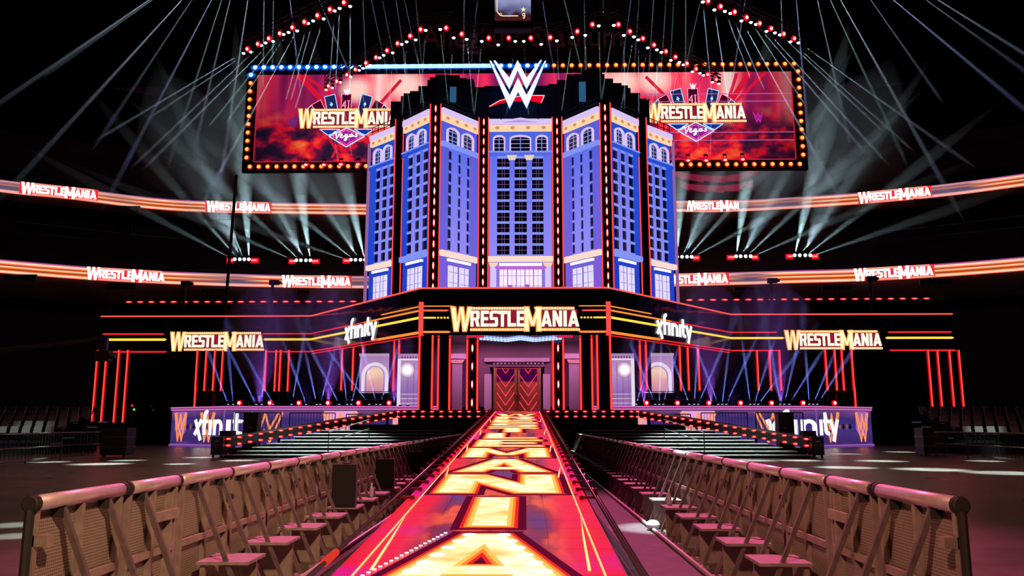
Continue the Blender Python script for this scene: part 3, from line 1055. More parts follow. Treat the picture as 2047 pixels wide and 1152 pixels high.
# ------------------------------------------------------------------ marquee canopy
MQ = [(-32.6, 63.0), (-16.15, 63.0), (-5.95, 50.0), (5.55, 50.0), (16.15, 62.6), (33.0, 62.6)]
MZ0, MZP, MZ1 = 6.95, 8.85, 9.78
mq = thing('stage_marquee', 'long black angled marquee with red and yellow light lines spanning the stage', 'marquee', (0, 55, 7))
mqf = []
for a, b in zip(MQ, MQ[1:]):
    o_ = Vector((a[0], a[1], 0))
    u_ = Vector((b[0], b[1], 0)) - o_
    fr = Frame(o_, u_.normalized(), (0, 0, 1))
    fr.L = u_.length
    mqf.append(fr)
    part('sign_panel', plates([rect(0, fr.L, MZ0, MZP)], fr, -.5, 0), GLOSS, mq)
    # glossy raked band above the panel
    p0, p1 = fr.p(0, MZP, 0), fr.p(fr.L, MZP, 0)
    t0, t1 = fr.p(0, MZ1, .1), fr.p(fr.L, MZ1, .1)
    b_ = fr.n * -.5
    part('raked_band', MB().hexa([p0, p1, p1 + b_, p0 + b_, t0, t1, t1 + b_, t0 + b_]), pbr('gloss_film', (.012, .008, .014), .06, 0, 0, 3, .6, .9, .8), mq)
    part('top_line', MB().tube(t0 + Vector((0, 0, .03)), t1 + Vector((0, 0, .03)), .055, 6), HOTRED, mq)
    part('roof_slab', MB().quad(t0 + b_, t1 + b_, t1 + Vector((0, 12, 0)), t0 + Vector((0, 12, 0))), BLACK, mq)
part('soffit', MB().prism([(-5.95, 50, MZ0), (5.55, 50, MZ0), (16.15, 62.6, MZ0), (16.15, 64, MZ0), (-16.15, 64, MZ0), (-16.15, 63, MZ0)], (0, 0, .2)), GLOSS, mq)
# light lines painted in LED on each face: (x0, x1, z, half height, material)
W1, CE, W2 = mqf[1], mqf[2], mqf[3]
for fr, lines in ((mqf[0], [(0.3, 4.9, 8.44, .06, REDLINE), (.0, 5.1, 8.0, .09, YELLOW), (.3, 5.2, 7.05, .06, REDLINE), (12.8, 16.4, 8.44, .05, REDLINE), (12.9, 16.4, 8.0, .08, YELLOW), (13.2, 16.4, 7.05, .05, REDLINE)]),
                  (mqf[4], [(0, 3.4, 8.44, .05, REDLINE), (0, 3.9, 8.0, .08, YELLOW), (0, 3.6, 7.05, .05, REDLINE), (12.0, 16.6, 8.44, .06, REDLINE), (11.8, 16.7, 8.0, .08, YELLOW), (12.0, 16.8, 7.05, .06, REDLINE)]),
                  (W1, [(0, 9.5, 8.44, .04, REDLINE), (9.0, 16.4, 8.44, .05, ORANGE), (11.5, 16.4, 8.70, .035, ORANGE), (0, 6.6, 8.0, .07, YELLOW), (10.6, 16.4, 8.0, .07, YELLOW), (0, 11, 7.05, .045, REDLINE), (10.5, 16.4, 7.08, .08, ORANGE)]),
                  (W2, [(6.9, 16.4, 8.44, .04, REDLINE), (0, 7.4, 8.44, .05, ORANGE), (0, 4.9, 8.70, .035, ORANGE), (0, 5.8, 8.0, .07, YELLOW), (9.8, 16.4, 8.0, .07, YELLOW), (5.4, 16.4, 7.05, .045, REDLINE), (0, 5.9, 7.08, .08, ORANGE)]),
                  (CE, [(.2, 1.9, 8.70, .03, ORANGE), (.2, 1.55, 8.42, .045, HOTRED), (.2, 1.55, 8.46, .015, ORANGE), (.2, 1.7, 7.10, .06, ORANGE), (9.8, 11.3, 8.70, .03, ORANGE), (10.0, 11.3, 8.42, .045, HOTRED), (9.8, 11.3, 7.10, .06, ORANGE), (.2, .75, 7.98, .05, YELLOW), (10.75, 11.3, 7.98, .05, YELLOW)])):
    for x0, x1, z, h, m in lines:
        part('light_line', plates([[(x0, z - h), (x1, z - h), (x1 + .15, z), (x1, z + h), (x0, z + h), (x0 - .15, z)]], fr, .0, .04), m, mq)
for k in range(5):
    for x in (.85 + .2 * k, 10.65 - .2 * k):
        part('light_dash', plates([rect(x - .06, x + .06, 7.93, 8.03)], CE, 0, .04), YELLOW, mq)
for x in (0.0, CE.L):
    part('corner_light', plates([rect(x - .14, x + .14, 6.9, 8.95)], CE, -.05, .14), em('corner_red', (.95, .07, .06), 1.1), mq)
# wing soffit lights
for fr in (W1, W2):
    part('soffit_line', MB().tube(fr.p(0, MZ0 - .03, -.2), fr.p(fr.L, MZ0 - .03, -.2), .04, 6), REDLINE, mq)
# zigzag of blue lamps under the canopy
zz = MB()
for row, (dy, ds) in enumerate(((0, 0), (1.1, 0))):
    pts = [(-2.5, 51.2), (-.75, 52.7), (.15, 51.5), (1.05, 52.7), (2.8, 51.2)]
    pts = [(x, y + dy) for x, y in pts]
    for a, b in zip(pts, pts[1:]):
        n = max(4, int(math.hypot(b[0] - a[0], b[1] - a[1]) / .28))
        for k in range(n):
            x, y = a[0] + (b[0] - a[0]) * (k + .5) / n, a[1] + (b[1] - a[1]) * (k + .5) / n
            zz.ball((x, y, MZ0 - .05), .10, 1.2, 1, .5, 6, 4)
part('zigzag_lamps', zz, em('zigzag_blue', (0.30, 0.42, 1.0), 2.2), mq, kind='stuff')
for x in (-2.6, 2.9):
    part('soffit_red_lamp', MB().box(x - .5, x + .5, 50.3, 50.9, MZ0 - .12, MZ0 - .02), em('soffit_red', (.8, .02, .08), .8), mq)

# title signs and sponsor words on the marquee
sw = 6.35 / 1215 * 1.25
fr = Frame(CE.p(CE.L / 2 - .5 * 1215 * sw + .05, 7.14, .02), CE.ux * sw, CE.uy * (1.50 / 220))
title_sign('marquee_sign', 'largest lit title sign in cream and gold at the centre of the marquee', fr)
for s, f0, x0, nm in ((-1, mqf[0], 5.55, 'left'), (1, mqf[4], 4.05, 'right')):
    k = 7.35 / 1215
    fr = Frame(f0.p(x0, 7.12, .02), f0.ux * k, f0.uy * (1.46 / 220))
    title_sign('marquee_sign', 'lit title sign in cream and gold on the %s outer wing of the marquee' % nm, fr)
for f0, x0, nm in ((W1, 6.2, 'left'), (W2, 5.6, 'right')):
    t = thing('sponsor_sign', 'white sponsor lettering on the %s angled wing of the marquee' % nm, 'sign', f0.p(x0, 7.2))
    k = 1.0
    for ps in telecom_polys():
        part('white_letter', plates(ps, Frame(f0.p(x0, 7.45), f0.ux * k, f0.uy * k * .88), .05, .10), WHITEEM, t)


# ------------------------------------------------------------------ neon columns below the marquee
def column(x, y, w, z0, z1, tubes, label, group=None, bulbs=0, depth=.35, nr=.04):
    t = thing('neon_column', label, 'column', (x, y, z0), group)
    part('post', MB().box(x - w / 2, x + w / 2, y, y + depth, z0, z1), GLOSS, t)
    part('base_plate', MB().box(x - w / 2 - .05, x + w / 2 + .05, y - .05, y + depth + .05, z0, z0 + .08), BLACK, t)
    for tx in tubes:
        a, b = MB(), MB()
        neon(a, b, (x + tx, y - .06, z0 + .1), (x + tx, y - .06, z1 - .02), nr)
        g = part('neon_tube', b, NEONG, t)
        part('neon_core', a, NEON, g)
    for k in range(bulbs):
        z = z0 + (z1 - z0) * (k + .5) / bulbs
        g = part('bulb_rim', MB().ball((x, y - .01, z), 1, .085, .03, .30, 8, 5), REDGLOW, t)  # glowing red ellipse behind the bulb stands in for its halo
        part('bulb', MB().ball((x, y - .04, z), 1, .045, .03, .22, 8, 5), em('column_bulb', (1.0, .55, .42), 2.6) if k % 5 < 3 else em('column_bulb_warm', (1.0, .8, .5), 2.6), g)
    return t


for s in (-1, 1):
    nm = 'left' if s < 0 else 'right'
    c0 = -.2
    column(c0 + s * 5.45, 50.3, .85, SZ, MZ0, (-.40, .40), 'black portal column with two red neon tubes, outermost on the %s' % nm)
    column(c0 + s * 4.5, 52.0, .80, SZ, MZ0, (-.36, .36), 'black portal column with two red neon tubes, second from the %s' % nm)
    column(c0 + s * 2.77, 53.0, .74, SZ, MZ0, (-.33, .33), 'black portal column with red tubes and bulbs beside the doors, %s side' % nm, bulbs=4)
    # fluted pilaster
    x = c0 + s * 3.92
    t = thing('fluted_pilaster', 'pale fluted pilaster with carved capital %s of the stage doors' % nm, 'pilaster', (x, 55.2, SZ))
    PIL = pbr('pilaster_plaster', (0.5, 0.38, 0.48), 0.6)
    part('shaft', MB().box(x - .34, x + .34, 55.2, 55.4, SZ, 5.55), PIL, t)
    for k in range(6):
        fx = x - .28 + k * .112
        part('flute', MB().box(fx - .03, fx + .03, 55.12, 55.2, SZ + .1, 5.5), PIL, t)
    part('capital', MB().prism([(x - .34, 55.05, 5.55), (x + .34, 55.05, 5.55), (x + .5, 55.05, 5.8), (x - .5, 55.05, 5.8)], (0, .35, 0)), pbr('capital_gold', (0.6, 0.4, 0.32), 0.5), t)
    part('entablature', MB().box(x - .75, x + .65, 55.0, 55.5, 5.85, 6.2), PIL, t)

# magenta spots added under the canopy to brighten the dark portal
for x_ in (-4.2, -1.6, 1.2, 3.8):
    spot((x_, 52.4, MZ0 - .2), (x_ * .9, 56.4, 3.6), 380, (1.0, .34, .72), 95, .7, .2)
# portal back wall and doors
pw = thing('portal_wall', 'plum panelled wall with white lintel behind the stage doors', 'wall', (0, 56.2, SZ))
PLUM = pbr('portal_plum', (0.16, 0.06, 0.12), 0.5)
PALE = pbr('portal_pale', (0.5, 0.38, 0.46), 0.55)
part('wall_panel', MB().box(-6, -1.95, 56.4, 56.6, SZ + .4, MZ0), PLUM, pw)
part('wall_panel', MB().box(1.75, 5.8, 56.4, 56.6, SZ + .4, MZ0), PLUM, pw)
part('wall_panel', MB().box(-1.95, 1.75, 56.4, 56.6, 5.5, MZ0), PLUM, pw)
part('lintel', MB().box(-2.35, 2.1, 55.9, 56.4, 5.72, 5.98), PALE, pw)
part('cornice', MB().box(-2.0, 1.85, 56.1, 56.4, 5.38, 5.5), PLUM, pw)
for k in range(14):
    x = -1.75 + k * .255
    part('dentil', MB().box(x, x + .13, 56.05, 56.2, 5.56, 5.66), PALE, pw)
for s in (-1, 1):
    part('side_panel', MB().box(min(-.1 + s * 1.75, -.1 + s * 2.25), max(-.1 + s * 1.75, -.1 + s * 2.25), 56.2, 56.4, SZ, 4.9), PALE, pw)
DOORM = pbr('door_lacquer', (0.36, 0.09, 0.04), 0.35, 0.1, .3, 1.2)
for s, x0, x1 in ((-1, -1.62, -.12), (1, -.08, 1.42)):
    nm = 'left' if s < 0 else 'right'
    d = thing('stage_door', '%s leaf of the tall bronze stage doors with glowing red chevrons' % nm, 'door', ((x0 + x1) / 2, 56.3, SZ))
    part('leaf', MB().box(x0, x1, 56.3, 56.4, SZ, 5.35), DOORM, d)
    fr = Frame((x0 + .12, 56.3, SZ), (1, 0, 0), (0, 0, 1))
    w = x1 - x0 - .3
    part('upper_inlay', plates([rect(0, w, 2.1, 2.95)], fr, 0, .02), em('door_dark_inlay', (.06, .0, .05), 1), d)
    for k in range(5):
        zt = 2.95 - .62 * k + (.55 if k == 0 else .25)
        pts = [(0, zt), (w / 2, zt - .85), (w, zt)]
        def clip(p, q):
            if p[1] > 2.95:
                t_ = (2.95 - q[1]) / (p[1] - q[1])
                return (q[0] + (p[0] - q[0]) * t_, 2.95)
            if p[1] < 0 and q[1] > 0:
                t_ = (0 - q[1]) / (p[1] - q[1])
                return (q[0] + (p[0] - q[0]) * t_, 0)
            return p
        mid = pts[1]
        if mid[1] < 0:
            l1 = stroke([clip(pts[0], mid), clip(mid, pts[0])], .05) + stroke([clip(mid, pts[2]), clip(pts[2], mid)], .05)
        else:
            l1 = stroke([clip(pts[0], mid), mid, clip(pts[2], mid)], .05)
        part('chevron', plates(l1, fr, .02, .05), em('door_chevron', (1.0, .06, .09), 1.2), d)
    gx0, gx1 = (x1 - .20, x1) if s < 0 else (x0, x0 + .20)
    part('handle_rail', MB().box(gx0 + .03, gx1 - .03, 56.18, 56.3, 3.6, 5.15), pbr('handle_gold', (.5, .28, .1), .3, .7), d)
    up, lo, sl = emblem_polys()
    F2 = Frame(((gx0 + gx1) / 2 - .22 if s < 0 else (gx0 + gx1) / 2 - .22, 56.15, 3.1), (.44, 0, 0), (0, 0, .46))
    part('door_frame', MB().box(x0 - .1 if s < 0 else x1, x0 if s < 0 else x1 + .1, 56.2, 56.4, SZ, 5.45), pbr('frame_gold', (.4, .2, .1), .35, .5), d)
up, lo, sl = emblem_polys()
solo('door_emblem', plates(up + lo, Frame((-.36, 56.16, 3.0), (.52, 0, 0), (0, 0, .52)), 0, .04), BLACK, 'small black double W emblem where the stage doors meet', 'emblem')

# arched and window screens beside the portal
LAV = screen_mat('side_screen', 'Z', 2.6, 6.4, [(0, (.36, .16, .42)), (.3, (.30, .15, .45)), (.6, (.52, .30, .60)), (1, (.42, .22, .48))], .95, .45, .5)
LAVW = em('side_screen_white', (.9, .78, .92), .9)
WARMW = screen_mat('side_screen_warm', 'Z', 3.7, 5.6, [(0, (.55, .25, .40)), (.45, (.85, .42, .42)), (.8, (1.0, .72, .52)), (1, (.8, .5, .5))], .9, .3, 1.2, sample=False)
for s in (-1, 1):
    nm = 'left' if s < 0 else 'right'
    # window screen next to the outer column
    xa, xb = sorted((-.2 + s * 6.1, -.2 + s * 8.0))
    t = thing('window_screen', 'lavender screen picturing a tall window, %s of the portal columns' % nm, 'screen', ((xa + xb) / 2, 55.6, SZ))
    fr = Frame((xa, 55.6, 2.7), (1, 0, 0), (0, 0, 1))
    w = xb - xa
    part('screen_panel', plates([rect(0, w, 0, 3.55)], fr, -.1, 0), LAV, t)
    part('frame_side', plates([rect(0, .22, 0, 3.2)] if s < 0 else [rect(w - .22, w, 0, 3.2)], fr, 0, .05), LAVW, t)
    part('header', plates([rect(0, w, 3.1, 3.2)], fr, 0, .06), LAVW, t)
    for k in range(8):
        x = .25 + k * (w - .4) / 8
        part('dentil', plates([rect(x, x + .09, 3.24, 3.36)], fr, 0, .05), em('dentil_shadow', (.12, .05, .1), 1), t)  # dark dentil marks of the pictured window
    for gi, (gr, gc, gk) in enumerate(((.62, (.50, .28, .52), .9), (.46, (.75, .55, .72), 1.0), (.32, (1, .88, .92), 1.3))):
        part('lamp_globe', MB().lathe(fr.p(w * (.35 if s < 0 else .65), 2.45, .01 + gi * .012), [(gr, 0), (gr, .01)], 20, fr.n), em('globe_%d' % gi, gc, gk), t)
    for x in (.7, 1.1, 1.5):
        part('window_bar', plates([rect(x, x + .03, 0, 2.9)], fr, 0, .02), em('bar_violet', (.2, .09, .3), .8), t)
    for k in range(3):
        part('balustrade', plates([rect(.25, w - .1, .2 + .3 * k, .23 + .3 * k)], fr, 0, .02), LAVW, t)
    # arch screen
    xa, xb = sorted((-.2 + s * 8.9, -.2 + s * 11.1))
    t = thing('arch_screen', 'lavender screen picturing a lit round arch, %s side of the stage' % nm, 'screen', ((xa + xb) / 2, 58.2, SZ))
    fr = Frame((xa, 58.2, 3.7), (1, 0, 0), (0, 0, 1))
    w = xb - xa
    part('screen_panel', plates([rect(0, w, 0, 2.75)], fr, -.1, 0), LAV, t)
    part('plinth', plates([rect(0, w, -1.04, -.01)], fr, -.1, .0), BLACK, t)
    part('cornice', plates([rect(-.05, w + .05, 2.6, 2.78)], fr, 0, .08), em('arch_cornice', (.6, .4, .6), .8), t)
    c = w / 2
    ring = []
    for k in range(14):
        a0, a1 = PI * k / 14, PI * (k + 1) / 14
        ring.append([(c + .95 * math.cos(a0), 1.2 + .95 * math.sin(a0)), (c + .95 * math.cos(a1), 1.2 + .95 * math.sin(a1)), (c + .72 * math.cos(a1), 1.2 + .72 * math.sin(a1)), (c + .72 * math.cos(a0), 1.2 + .72 * math.sin(a0))])
    part('arch_ring', plates(ring + [rect(c - .95, c - .72, 0, 1.2), rect(c + .72, c + .95, 0, 1.2)], fr, 0, .06), LAVW, t)
    part('arch_glow', plates([[(c - .6, 0), (c + .6, 0), (c + .6, 1.2)] + [(c + .6 * math.cos(PI * k / 10), 1.2 + .65 * math.sin(PI * k / 10)) for k in range(1, 10)] + [(c - .6, 1.2)]], fr, 0, .03), WARMW, t)

# neon tube groups hanging from the wings: pixel columns of the photograph on the wing wall planes
def tube_group(cols, y, vt, vb, label):
    xs = [at_y(u, (vt + vb) / 2, y).x for u in cols]
    zt, zb = at_y(cols[0], vt, y).z, at_y(cols[0], vb, y).z
    t = thing('neon_tube_group', label, 'neon lights', (sum(xs) / len(xs), y, zb))
    part('mount_plate', MB().box(min(xs) - .35, max(xs) + .35, y + .16, y + .3, zb - .1, MZ0), GLOSS, t)
    for i, x in enumerate(xs):
        a, b = MB(), MB()
        neon(a, b, (x, y, zb), (x, y, zt), .045)
        g = part('neon_tube', b, NEONG, t)
        part('neon_core', a, NEON, g)
        part('tube_cap', MB().box(x - .06, x + .06, y - .06, y + .06, zb - .1, zb), BLACK, g)


tube_group((189, 207, 232, 250), 62.85, 700, 845, 'outermost left group of four long red neon tubes')
tube_group((392, 410, 427, 443), 62.85, 700, 782, 'four red neon tubes under the left title sign')
tube_group((530, 550, 559, 576), 62.85, 700, 783, 'four red neon tubes just left of the left sponsor wing')
tube_group((683, 705, 724), 59.5, 690, 781, 'three red neon tubes under the left sponsor lettering')
tube_group((787, 797), 57.4, 680, 781, 'pair of red neon tubes beside the left arch screen')
tube_group((1280, 1292), 57.2, 677, 781, 'pair of red neon tubes beside the right arch screen')
tube_group((1360, 1376, 1397), 59.2, 690, 781, 'three red neon tubes under the right sponsor lettering')
tube_group((1515, 1540, 1560), 62.45, 700, 781, 'three red neon tubes just right of the right sponsor wing')
tube_group((1652, 1671, 1685, 1705), 62.45, 698, 781, 'four red neon tubes under the right title sign')
tube_group((1860, 1879, 1903, 1922), 62.45, 700, 818, 'outermost right group of four long red neon tubes')
for u, nm in ((391, 'left'), (1708, 'right')):
    p = at_y(u, 800, 61.9)
    a, b = MB(), MB()
    neon(a, b, (p.x, 61.7, 2.67), (p.x, 61.7, 4.3), .045)
    g = solo('neon_stub', b, NEONG, 'short red neon tube standing on the %s end of the stage' % nm, 'neon light')
    part('neon_core', a, NEON, g)

# dark glossy backdrop under the wings
for s in (-1, 1):
    nm = 'left' if s < 0 else 'right'
    t = thing('stage_backdrop', 'glossy black backdrop panels under the %s wing of the marquee' % nm, 'backdrop', (s * 16, 63.6, 0))
    for k in range(8):
        x0, x1 = sorted((s * (6.2 + 3.4 * k), s * (6.2 + 3.4 * k + 3.36)))
        part('backdrop_panel', MB().box(x0, x1, 63.6, 63.75, 2.7 if k < 5 else 0, MZ0), GLOSS, t)

# ------------------------------------------------------------------ tower of lit facades
TZ0, TZ1 = 9.3, 22.73
YC = 55.1


def zc(v):
    return at_y(1040, v, YC).z


def wall_mat(name, bot, mid, top, k=1.0):
    return screen_mat(name, 'Z', TZ0, TZ1, [(0.0, bot), (.45, mid), (1.0, top)], k, .8, .55, (1, 1, .2))


WALL_C = wall_mat('facade_centre', (.42, .20, .90), (.16, .20, .95), (.06, .14, .85), .85)
WALL_L = wall_mat('facade_lavender', (.26, .12, .78), (.17, .15, .85), (.10, .12, .80), .85)
WALL_B = wall_mat('facade_blue', (.015, .05, .68), (.025, .08, .72), (.02, .09, .72), .85)
TRIMP = em('facade_trim_pale', (.24, .31, .95), .95)
TRIMW = em('facade_trim_white', (.74, .58, .98), .95)
PIER_P = screen_mat('facade_pier', 'Z', TZ0, TZ1, [(0, (.70, .50, 1.0)), (.25, (.32, .28, .98)), (1, (.06, .13, .85))], .95, sample=False)
GOLDF = em('facade_frieze', (1.0, .66, .42), 1.0)
GOLDD = em('facade_ornament', (.75, .32, .12), .9)
PANE = pbr('facade_pane', (.012, .004, .014), .15)
PANEG = em('facade_lit_pane', (.80, .72, 1.0), 1.0)
MUL = em('facade_mullion', (.45, .32, .85), .8)
MULD = em('facade_mullion_dim', (.22, .12, .36), .7)


def arch_poly(cx, w, y0, ysp, rise, n=10):
    return [(cx - w / 2, y0), (cx + w / 2, y0)] + [(cx + w / 2 * math.cos(PI * k / n), ysp + rise * math.sin(PI * k / n)) for k in range(n + 1)]


def arch_ring(cx, w, t, ysp, rise, n=12):
    out = []
    for k in range(n):
        a0, a1 = PI * k / n, PI * (k + 1) / n
        out.append([(cx + (w / 2) * math.cos(a0), ysp + rise * math.sin(a0)), (cx + (w / 2 + t) * math.cos(a0), ysp + (rise + t) * math.sin(a0)),
                    (cx + (w / 2 + t) * math.cos(a1), ysp + (rise + t) * math.sin(a1)), (cx + (w / 2) * math.cos(a1), ysp + rise * math.sin(a1))])
    return out


def facade(a, b, kind, label):
    a, b = Vector((a[0], a[1], 0)), Vector((b[0], b[1], 0))
    w = (b - a).length
    fr = Frame(a, (b - a).normalized(), (0, 0, 1))
    t = thing('tower_facade', label, 'facade', tuple(a.lerp(b, .5) + Vector((0, 0, TZ0))), 'lit tower facades')
    wm = {'c': WALL_C, 'l': WALL_L, 'b': WALL_B, 'o': WALL_B}[kind]
    part('wall', plates([rect(0, w, TZ0, TZ1)], fr, -.4, -.14), wm, t)
    # bands, in heights taken from the centre bay
    z_top, z_fr1, z_fr0, z_arch1, z_arch0, z_led1, z_led0 = TZ1, zc(250), zc(262), zc(268), zc(303), zc(304), zc(312)
    z_w1, z_w0 = zc(314), zc(511)
    z_l1, z_l0 = zc(513), zc(523)
    part('parapet', plates([rect(-.05, w + .05, z_fr1, z_top)], fr, -.14, .12), TRIMW, t)
    f_ = part('frieze', plates([rect(-.03, w + .03, z_fr0, z_fr1)], fr, -.14, .06), GOLDF, t)
    for k in range(4):
        x = w * (k + .5) / 4
        part('frieze_scroll', plates([[(x + .16 * math.cos(i * PI / 4), (z_fr0 + z_fr1) / 2 + .12 * math.sin(i * PI / 4)) for i in range(8)]], fr, .06, .09), GOLDD, f_)
    part('upper_ledge', plates([rect(-.06, w + .06, z_led0, z_led1)], fr, -.14, .10), TRIMP if kind == 'l' else wm, t)
    part('upper_ledge_lip', plates([rect(-.06, w + .06, z_led1 - .06, z_led1 + .03)], fr, -.14, .16), TRIMP, t)
    # arched windows
    if kind == 'c':
        arches = [(w * .155, w * .155), (w * .5, w * .305), (w * .845, w * .155)]
    else:
        arches = [(w * .29, w * .27), (w * .70, w * .27)]
    for cx, aw in arches:
        ysp = z_arch0 + (z_arch1 - z_arch0) * (.68 if kind != 'c' else .72)
        rise = z_arch1 - .18 - ysp
        ar = part('arched_window', plates([arch_poly(cx, aw, z_arch0, ysp, rise)], fr, -.14, -.10), PANE, t)
        part('arch_trim', plates(arch_ring(cx, aw, .10, ysp, rise) + [rect(cx - aw / 2 - .10, cx - aw / 2, z_arch0, ysp), rect(cx + aw / 2, cx + aw / 2 + .10, z_arch0, ysp)], fr, -.10, .06), TRIMW, ar)
        bars = [rect(cx - .025, cx + .025, z_arch0, ysp + rise)]
        for q in (.28, .55, .82):
            zz_ = z_arch0 + (ysp + rise - z_arch0) * q
            bars.append(rect(cx - aw / 2 * (1 if zz_ < ysp else .85), cx + aw / 2 * (1 if zz_ < ysp else .85), zz_ - .02, zz_ + .02))
        part('arch_glazing_bar', plates(bars, fr, -.10, -.06), TRIMP, ar)
    if kind == 'c':
        part('pediment', plates([[(0.02 * w, z_fr1), (.98 * w, z_fr1), (.5 * w, z_top - .02)]], fr, .12, .18), em('pediment_lilac', (.55, .35, .9), .9), t)
        part('pediment_edge', plates(stroke([(0, z_fr1 + .04), (.5 * w, z_top - .02), (w, z_fr1 + .04)], .12) + [rect(0, w, z_fr1, z_fr1 + .1)], fr, .18, .24), TRIMW, t)
        cols, piers = [(.125, .325), (.405, .60), (.685, .865)], [(0, .125), (.325, .405), (.60, .685), (.865, 1)]
        for q in (.325, .62):
            cx = w * (.363 if q < .5 else .642)
            part('capital', plates([[(cx - .18, z_w1 - .25), (cx + .18, z_w1 - .25), (cx + .36, z_w1 + .1), (cx - .36, z_w1 + .1)]], fr, -.05, .14), em('capital_cream', (.9, .7, .6), .9), t)
    elif kind == 'l':
        cols, piers = [(.17, .28), (.42, .53), (.66, .77)], [(0, .17), (.28, .42), (.53, .66), (.77, 1)]
    elif kind == 'b':
        cols, piers = [(.19, .42), (.49, .71), (.77, .985)], [(0, .19), (.42, .49), (.71, .77), (.985, 1)]
    else:
        cols, piers = [(.24, .46), (.50, .75), (.79, .985)], [(0, .24), (.46, .50), (.75, .79), (.985, 1)]
    flip = (a.x + b.x) > .5 and kind in 'bo'
    if flip:
        cols = [(1 - q, 1 - p) for p, q in reversed(cols)]
        piers = [(1 - q, 1 - p) for p, q in reversed(piers)]
    if (a.x + b.x) > .5 and kind == 'l':
        cols = [(1 - q, 1 - p) for p, q in reversed(cols)]
        piers = [(1 - q, 1 - p) for p, q in reversed(piers)]
    NRW = 9
    rh = (z_w1 - z_w0) / NRW
    for i, (p, q) in enumerate(piers):
        outer = i in (0, 3)
        part('pier', plates([rect(p * w, q * w, z_w0, z_w1 + .05)], fr, -.14, .02 if outer else .08), (wm if (outer and kind != 'c') else PIER_P), t)
    for k in range(NRW + 1):
        z = z_w0 + rh * k
        part('sill_band', plates([rect(cols[0][0] * w, cols[-1][1] * w, z - .075 + (.075 if k == 0 else 0), z + .075)], fr, -.14, -.02), TRIMP if kind != 'l' else PIER_P, t)
    for p, q in cols:
        for k in range(NRW):
            z0, z1 = z_w0 + rh * k + .075, z_w0 + rh * (k + 1) - .075
            o = part('window_pane', plates([rect(p * w, q * w, z0, z1)], fr, -.14, -.11), PANE, t)
            if kind == 'c':
                cx = (p + q) / 2 * w
                part('window_mullion', plates([rect(cx - .10, cx - .07, z0, z1), rect(cx + .07, cx + .10, z0, z1), rect(p * w, q * w, (z0 + z1) / 2 - .015, (z0 + z1) / 2 + .015)], fr, -.11, -.08), MULD, o)
    # ground storey
    part('lower_ledge', plates([rect(-.05, w + .05, z_l0, z_l1)], fr, -.14, .16), em('ledge_cream', (1.0, .72, .62), 1.0) if kind != 'b' else TRIMP, t)
    z_g1 = z_l0 - .25
    x0, x1 = (.20, .80) if kind != 'c' else (.16, .84)
    part('window_hood', plates([rect(w * (x0 - .06), w * (x1 + .06), z_g1 - .28, z_g1 - .08)], fr, -.14, .12), wm if kind != 'c' else em('hood_magenta', (.55, .15, .75), .9), t)
    part('hood_lights', plates([rect(w * x0, w * x1, z_g1 - .04, z_g1 + .14)], fr, -.14, .05), em('hood_glow', (1.0, .80, .95), 1.4), t)
    zb = TZ0 + .75
    npan = 2 if kind != 'c' else 5
    for k in range(npan):
        p, q = x0 + (x1 - x0) * k / npan + .03, x0 + (x1 - x0) * (k + 1) / npan - .03
        if kind == 'c':
            p, q = p - .022, q + .022
        o = part('lit_window', plates([rect(p * w, q * w, zb, z_g1 - .3)], fr, -.14, -.06), PANEG if kind != 'c' else em('facade_lit_pane_warm', (1.0, .78, .92), 1.1), t)
        part('lit_window_bar', plates([rect((p + q) / 2 * w - .015, (p + q) / 2 * w + .015, zb, z_g1 - .3), rect(p * w, q * w, zb + .75, zb + .78), rect(p * w, q * w, z_g1 - .75, z_g1 - .72)], fr, -.06, -.03), em('bar_lilac', (.35, .25, .7), .8), o)
    if kind == 'c':
        hts = [.9, .55, 1.25, .5, .8, .45, 1.3, .6, 1.0, .7]
        pl = [rect(w * (x0 + .01 + (x1 - x0) * .098 * i), w * (x0 + .01 + (x1 - x0) * .098 * (i + 1)), zb - .7, zb - .1 + h * .75) for i, h in enumerate(hts)]
        part('skyline_graphic', plates(pl, fr, -.05, -.02), em('skyline_violet', (.40, .13, .62), .9), t)
        for cx in (.07, .93):
            part('lower_pilaster', plates([rect(w * cx - .2, w * cx + .2, TZ0, z_l0 - .35)], fr, -.14, .1), TRIMW, t)
            part('lower_capital', plates([[(w * cx - .2, z_l0 - .35), (w * cx + .2, z_l0 - .35), (w * cx + .32, z_l0 - .1), (w * cx - .32, z_l0 - .1)]], fr, -.14, .14), GOLDF, t)
    else:
        part('base_panel', plates([rect(w * .1, w * .9, TZ0 + .1, zb - .15)], fr, -.14, -.05), em('base_indigo', (.06, .06, .45), .9), t)
    return t, fr, w


